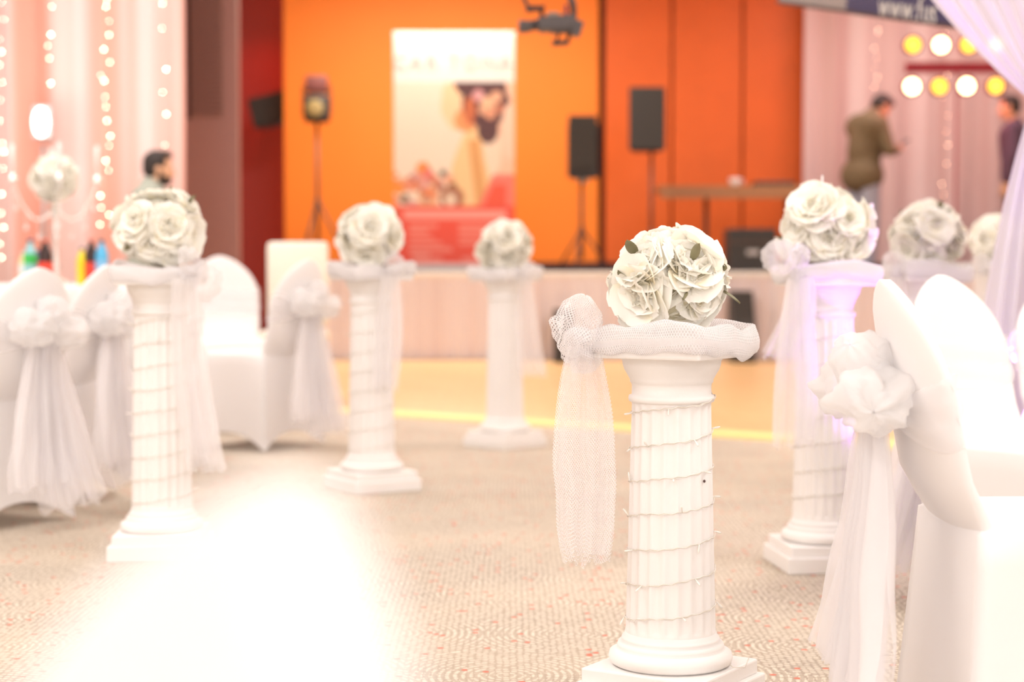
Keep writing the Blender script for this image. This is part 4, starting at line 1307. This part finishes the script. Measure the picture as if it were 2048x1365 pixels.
def person(loc, rz, label, top_m, leg_m, arms, head_tilt=0., head_turn=0., scale=1., beard=False, hair='short', lean=0., bulk=1.):
    t = thing('person', label, 'person', loc, rz); t.scale = (scale,) * 3
    J = dict(pel=(0, 0, .95), spi=(0, .0 + lean * .2, 1.13), che=(0, .01 + lean * .55, 1.32), nek=(0, .01 + lean, 1.46), hed=(0, .03 + lean * 1.25, 1.535 - lean * .25))
    J = {k: Vector(v) for k, v in J.items()}
    hc = J['hed'] + Vector((0, .025 + .05 * head_tilt, .075 - .02 * head_tilt))
    g = G(); jk = G(); tr = G()
    g.add(capsule(J['pel'], J['spi'], .125, .12)); g.add(capsule(J['spi'], J['che'], .12, .135)); g.add(capsule(J['che'], J['nek'], .11, .055)); g.add(capsule(J['nek'], hc, .054, .056))
    for s in (-1, 1): g.add(capsule(J['che'] + Vector((s * .06, 0, .03)), J['che'] + Vector((s * .165, 0, .075)), .10, .07))
    # head with face
    Rh = Euler((-head_tilt, 0, head_turn)).to_matrix()
    def H(p): return hc + Rh @ Vector(p)
    hg = G(); hg.add(ball((0, -.005, .03), (.077, .096, .092), 3)).add(ball((0, .012, -.035), (.062, .078, .085), 3)).add(ball((0, .055, -.095), (.030, .030, .022), 2))
    hg.add(capsule((0, .088, .008), (0, .108, -.028), .010, .015)).add(ball((-.013, .098, -.032), .010, 1)).add(ball((.013, .098, -.032), .010, 1))
    hg.add(ball((0, .086, -.066), (.024, .010, .006), 2)).add(ball((0, .085, -.077), (.021, .010, .006), 2))
    for s in (-1, 1):
        hg.add(ball((s * .078, -.005, -.012), (.012, .020, .032), 2)).add(capsule((s * .014, .086, .024), (s * .046, .074, .026), .009, .008))
        hg.add(ball((s * .042, .060, -.022), (.024, .022, .020), 2))
    g.add(([H(v) for v in hg.v], hg.f))
    # legs
    for s in (-1, 1):
        hip = Vector((s * .09, 0, .92)); kn = Vector((s * .105, .02, .50)); an = Vector((s * .115, -.02, .10))
        g.add(capsule(hip, kn, .09, .058)); g.add(capsule(kn, an, .057, .04)); g.add(capsule(an, an + Vector((0, .0, -.045)), .04, .035)); g.add(capsule(an + Vector((0, -.02, -.065)), an + Vector((s * .02, .16, -.07)), .035, .028))
        tr.add(capsule(hip + Vector((0, 0, .04)), kn, .112, .078)); tr.add(capsule(kn, an + Vector((0, 0, -.02)), .078, .064))
    tr.add(capsule((-.04, 0, .97), (.04, 0, .97), .130, .130))
    # arms
    for s, (el, wr, pd, curl) in zip((-1, 1), arms):
        sh = J['che'] + Vector((s * .185, 0, .07)); el = Vector(el); wr = Vector(wr)
        g.add(capsule(sh, el, .052, .042)); g.add(capsule(el, wr, .042, .028))
        hand(g, wr, wr - el, pd, -s, curl)
        jk.add(capsule(sh, el, .074, .058)); jk.add(capsule(el, wr.lerp(el, .08), .058, .044))
        jk.add(capsule(J['che'] + Vector((s * .05, 0, .03)), sh, .118, .075))
    jk.add(capsule(J['pel'] + Vector((-.045, 0, -.02)), J['spi'] + Vector((-.03, 0, 0)), .140, .138)); jk.add(capsule(J['pel'] + Vector((.045, 0, -.02)), J['spi'] + Vector((.03, 0, 0)), .140, .138))
    jk.add(capsule(J['spi'], J['che'], .150 * bulk, .158 * bulk)); jk.add(capsule(J['che'] + Vector((0, -.02 * (bulk - 1) * 10, .02)), J['nek'] + Vector((0, -.01, -.015 + .2 * (bulk - 1))), .13 * bulk, .076 * bulk))
    if bulk > 1: jk.add(capsule(J['che'] + Vector((-.10, -.03, .05)), J['che'] + Vector((.10, -.03, .05)), .14, .14)); jk.add(capsule(J['pel'] + Vector((-.05, -.01, -.04)), J['pel'] + Vector((.05, -.01, -.04)), .178, .178))
    body = remeshed('body', g, .0085, 'skin', t, 3)
    remeshed('jacket', jk, .014, top_m, t, 4); remeshed('trousers', tr, .014, leg_m, t, 4)
    hr = G(); hr.add(ball((0, -.016, .042), (.086, .100, .092), 3)).add(ball((0, -.045, .0), (.080, .070, .075), 3)).add(ball((0, .03, .098), (.066, .066, .036), 3))
    # keep the face clear
    bm = bmesh.new()
    ho = remeshed('hair', G().add(([H(v) for v in hr.v], hr.f)), .010, 'hair', t, 3)
    bm.from_mesh(ho.data); inv = Rh.inverted()
    dl = []
    for v in bm.verts:
        q_ = inv @ (v.co - hc)
        if q_.y > .045 and q_.z < .072: dl.append(v)
        elif q_.y > -.005 and q_.z < .0: dl.append(v)
    bmesh.ops.delete(bm, geom=dl, context='VERTS'); bm.to_mesh(ho.data); bm.free()
    if beard:
        br = G().add(ball((0, .034, -.078), (.060, .064, .042), 3)).add(ball((0, .084, -.056), (.026, .014, .006), 2))
        for s in (-1, 1): br.add(capsule((s * .066, .01, -.02), (s * .056, .03, -.07), .014, .020))
        remeshed('beard', G().add(([H(v) for v in br.v], br.f)), .009, 'hair', t, 2)
    for s in (-1, 1):
        G().add(ball(H((s * .030, .081, .006)), (.012, .009, .009), 2)).build('eye', 'sign_white', t)
        G().add(ball(H((s * .030, .089, .006)), .0048, 1)).build('iris', 'hair', t)
        e = Vector((s * .115, -.02, .10))
        remeshed('shoe', G().add(capsule(e + Vector((0, -.03, -.06)), e + Vector((s * .02, .175, -.064)), .042, .036)).add(capsule(e + Vector((0, -.01, -.03)), e + Vector((0, .0, -.06)), .046, .046)), .01, 'darktrousers', t, 2)
    return t


# man by the pink curtain, in profile facing right
dm = 12.3
person((X(308, dm) - .02, dm, .0), math.radians(-78), 'bearded dark-haired man in a grey shirt by the pink curtain', 'greyshirt', 'darktrousers',
       [((-.25, .02, 1.12), (-.22, .20, .95), (1, 0, 0), .4), ((.25, .02, 1.12), (.22, .20, .95), (-1, 0, 0), .4)], .05, 0, .99, True, bulk=1.15)
# man on the stage with a phone, back towards us
dn = 17.6
pm = person((X(1724, dn), dn, STAGE_Z + .012), math.radians(-62), 'man in an olive jacket and pale jeans on stage, looking at his phone', 'olive', 'denim',
            [((-.27, .10, 1.13), (-.06, .34, 1.16), (.3, 0, 1), .5), ((.27, .10, 1.13), (.07, .36, 1.16), (-.3, 0, 1), .5)], .75, 0, 1.05, False, lean=.10, bulk=1.15)
ph = thing('mobile_phone', 'dark phone held by the man in the olive jacket', 'phone', pm.matrix_basis @ Vector((0, .49, 1.235)))
ph.rotation_euler = (math.radians(30), 0, math.radians(-62))
G().add(box((0, 0, .0), (.075, .15, .009), .003)).build('shell', 'black', ph, False)
G().add(box((0, 0, .0055), (.066, .135, .002), .0005)).build('screen', mat('phone_screen', (.1, .1, .12, 1), .1), ph, False)
# man at the edge, half behind the drape
person((X(2022, dn), dn - .1, STAGE_Z + .012), math.radians(70), 'man in a dark purple jacket half hidden by the lilac drape', 'navy', 'darktrousers',
       [((-.27, .0, 1.12), (-.26, .06, .86), (1, 0, 0), .4), ((.27, .0, 1.12), (.26, .06, .86), (-1, 0, 0), .4)], .1, 0, 1.01)
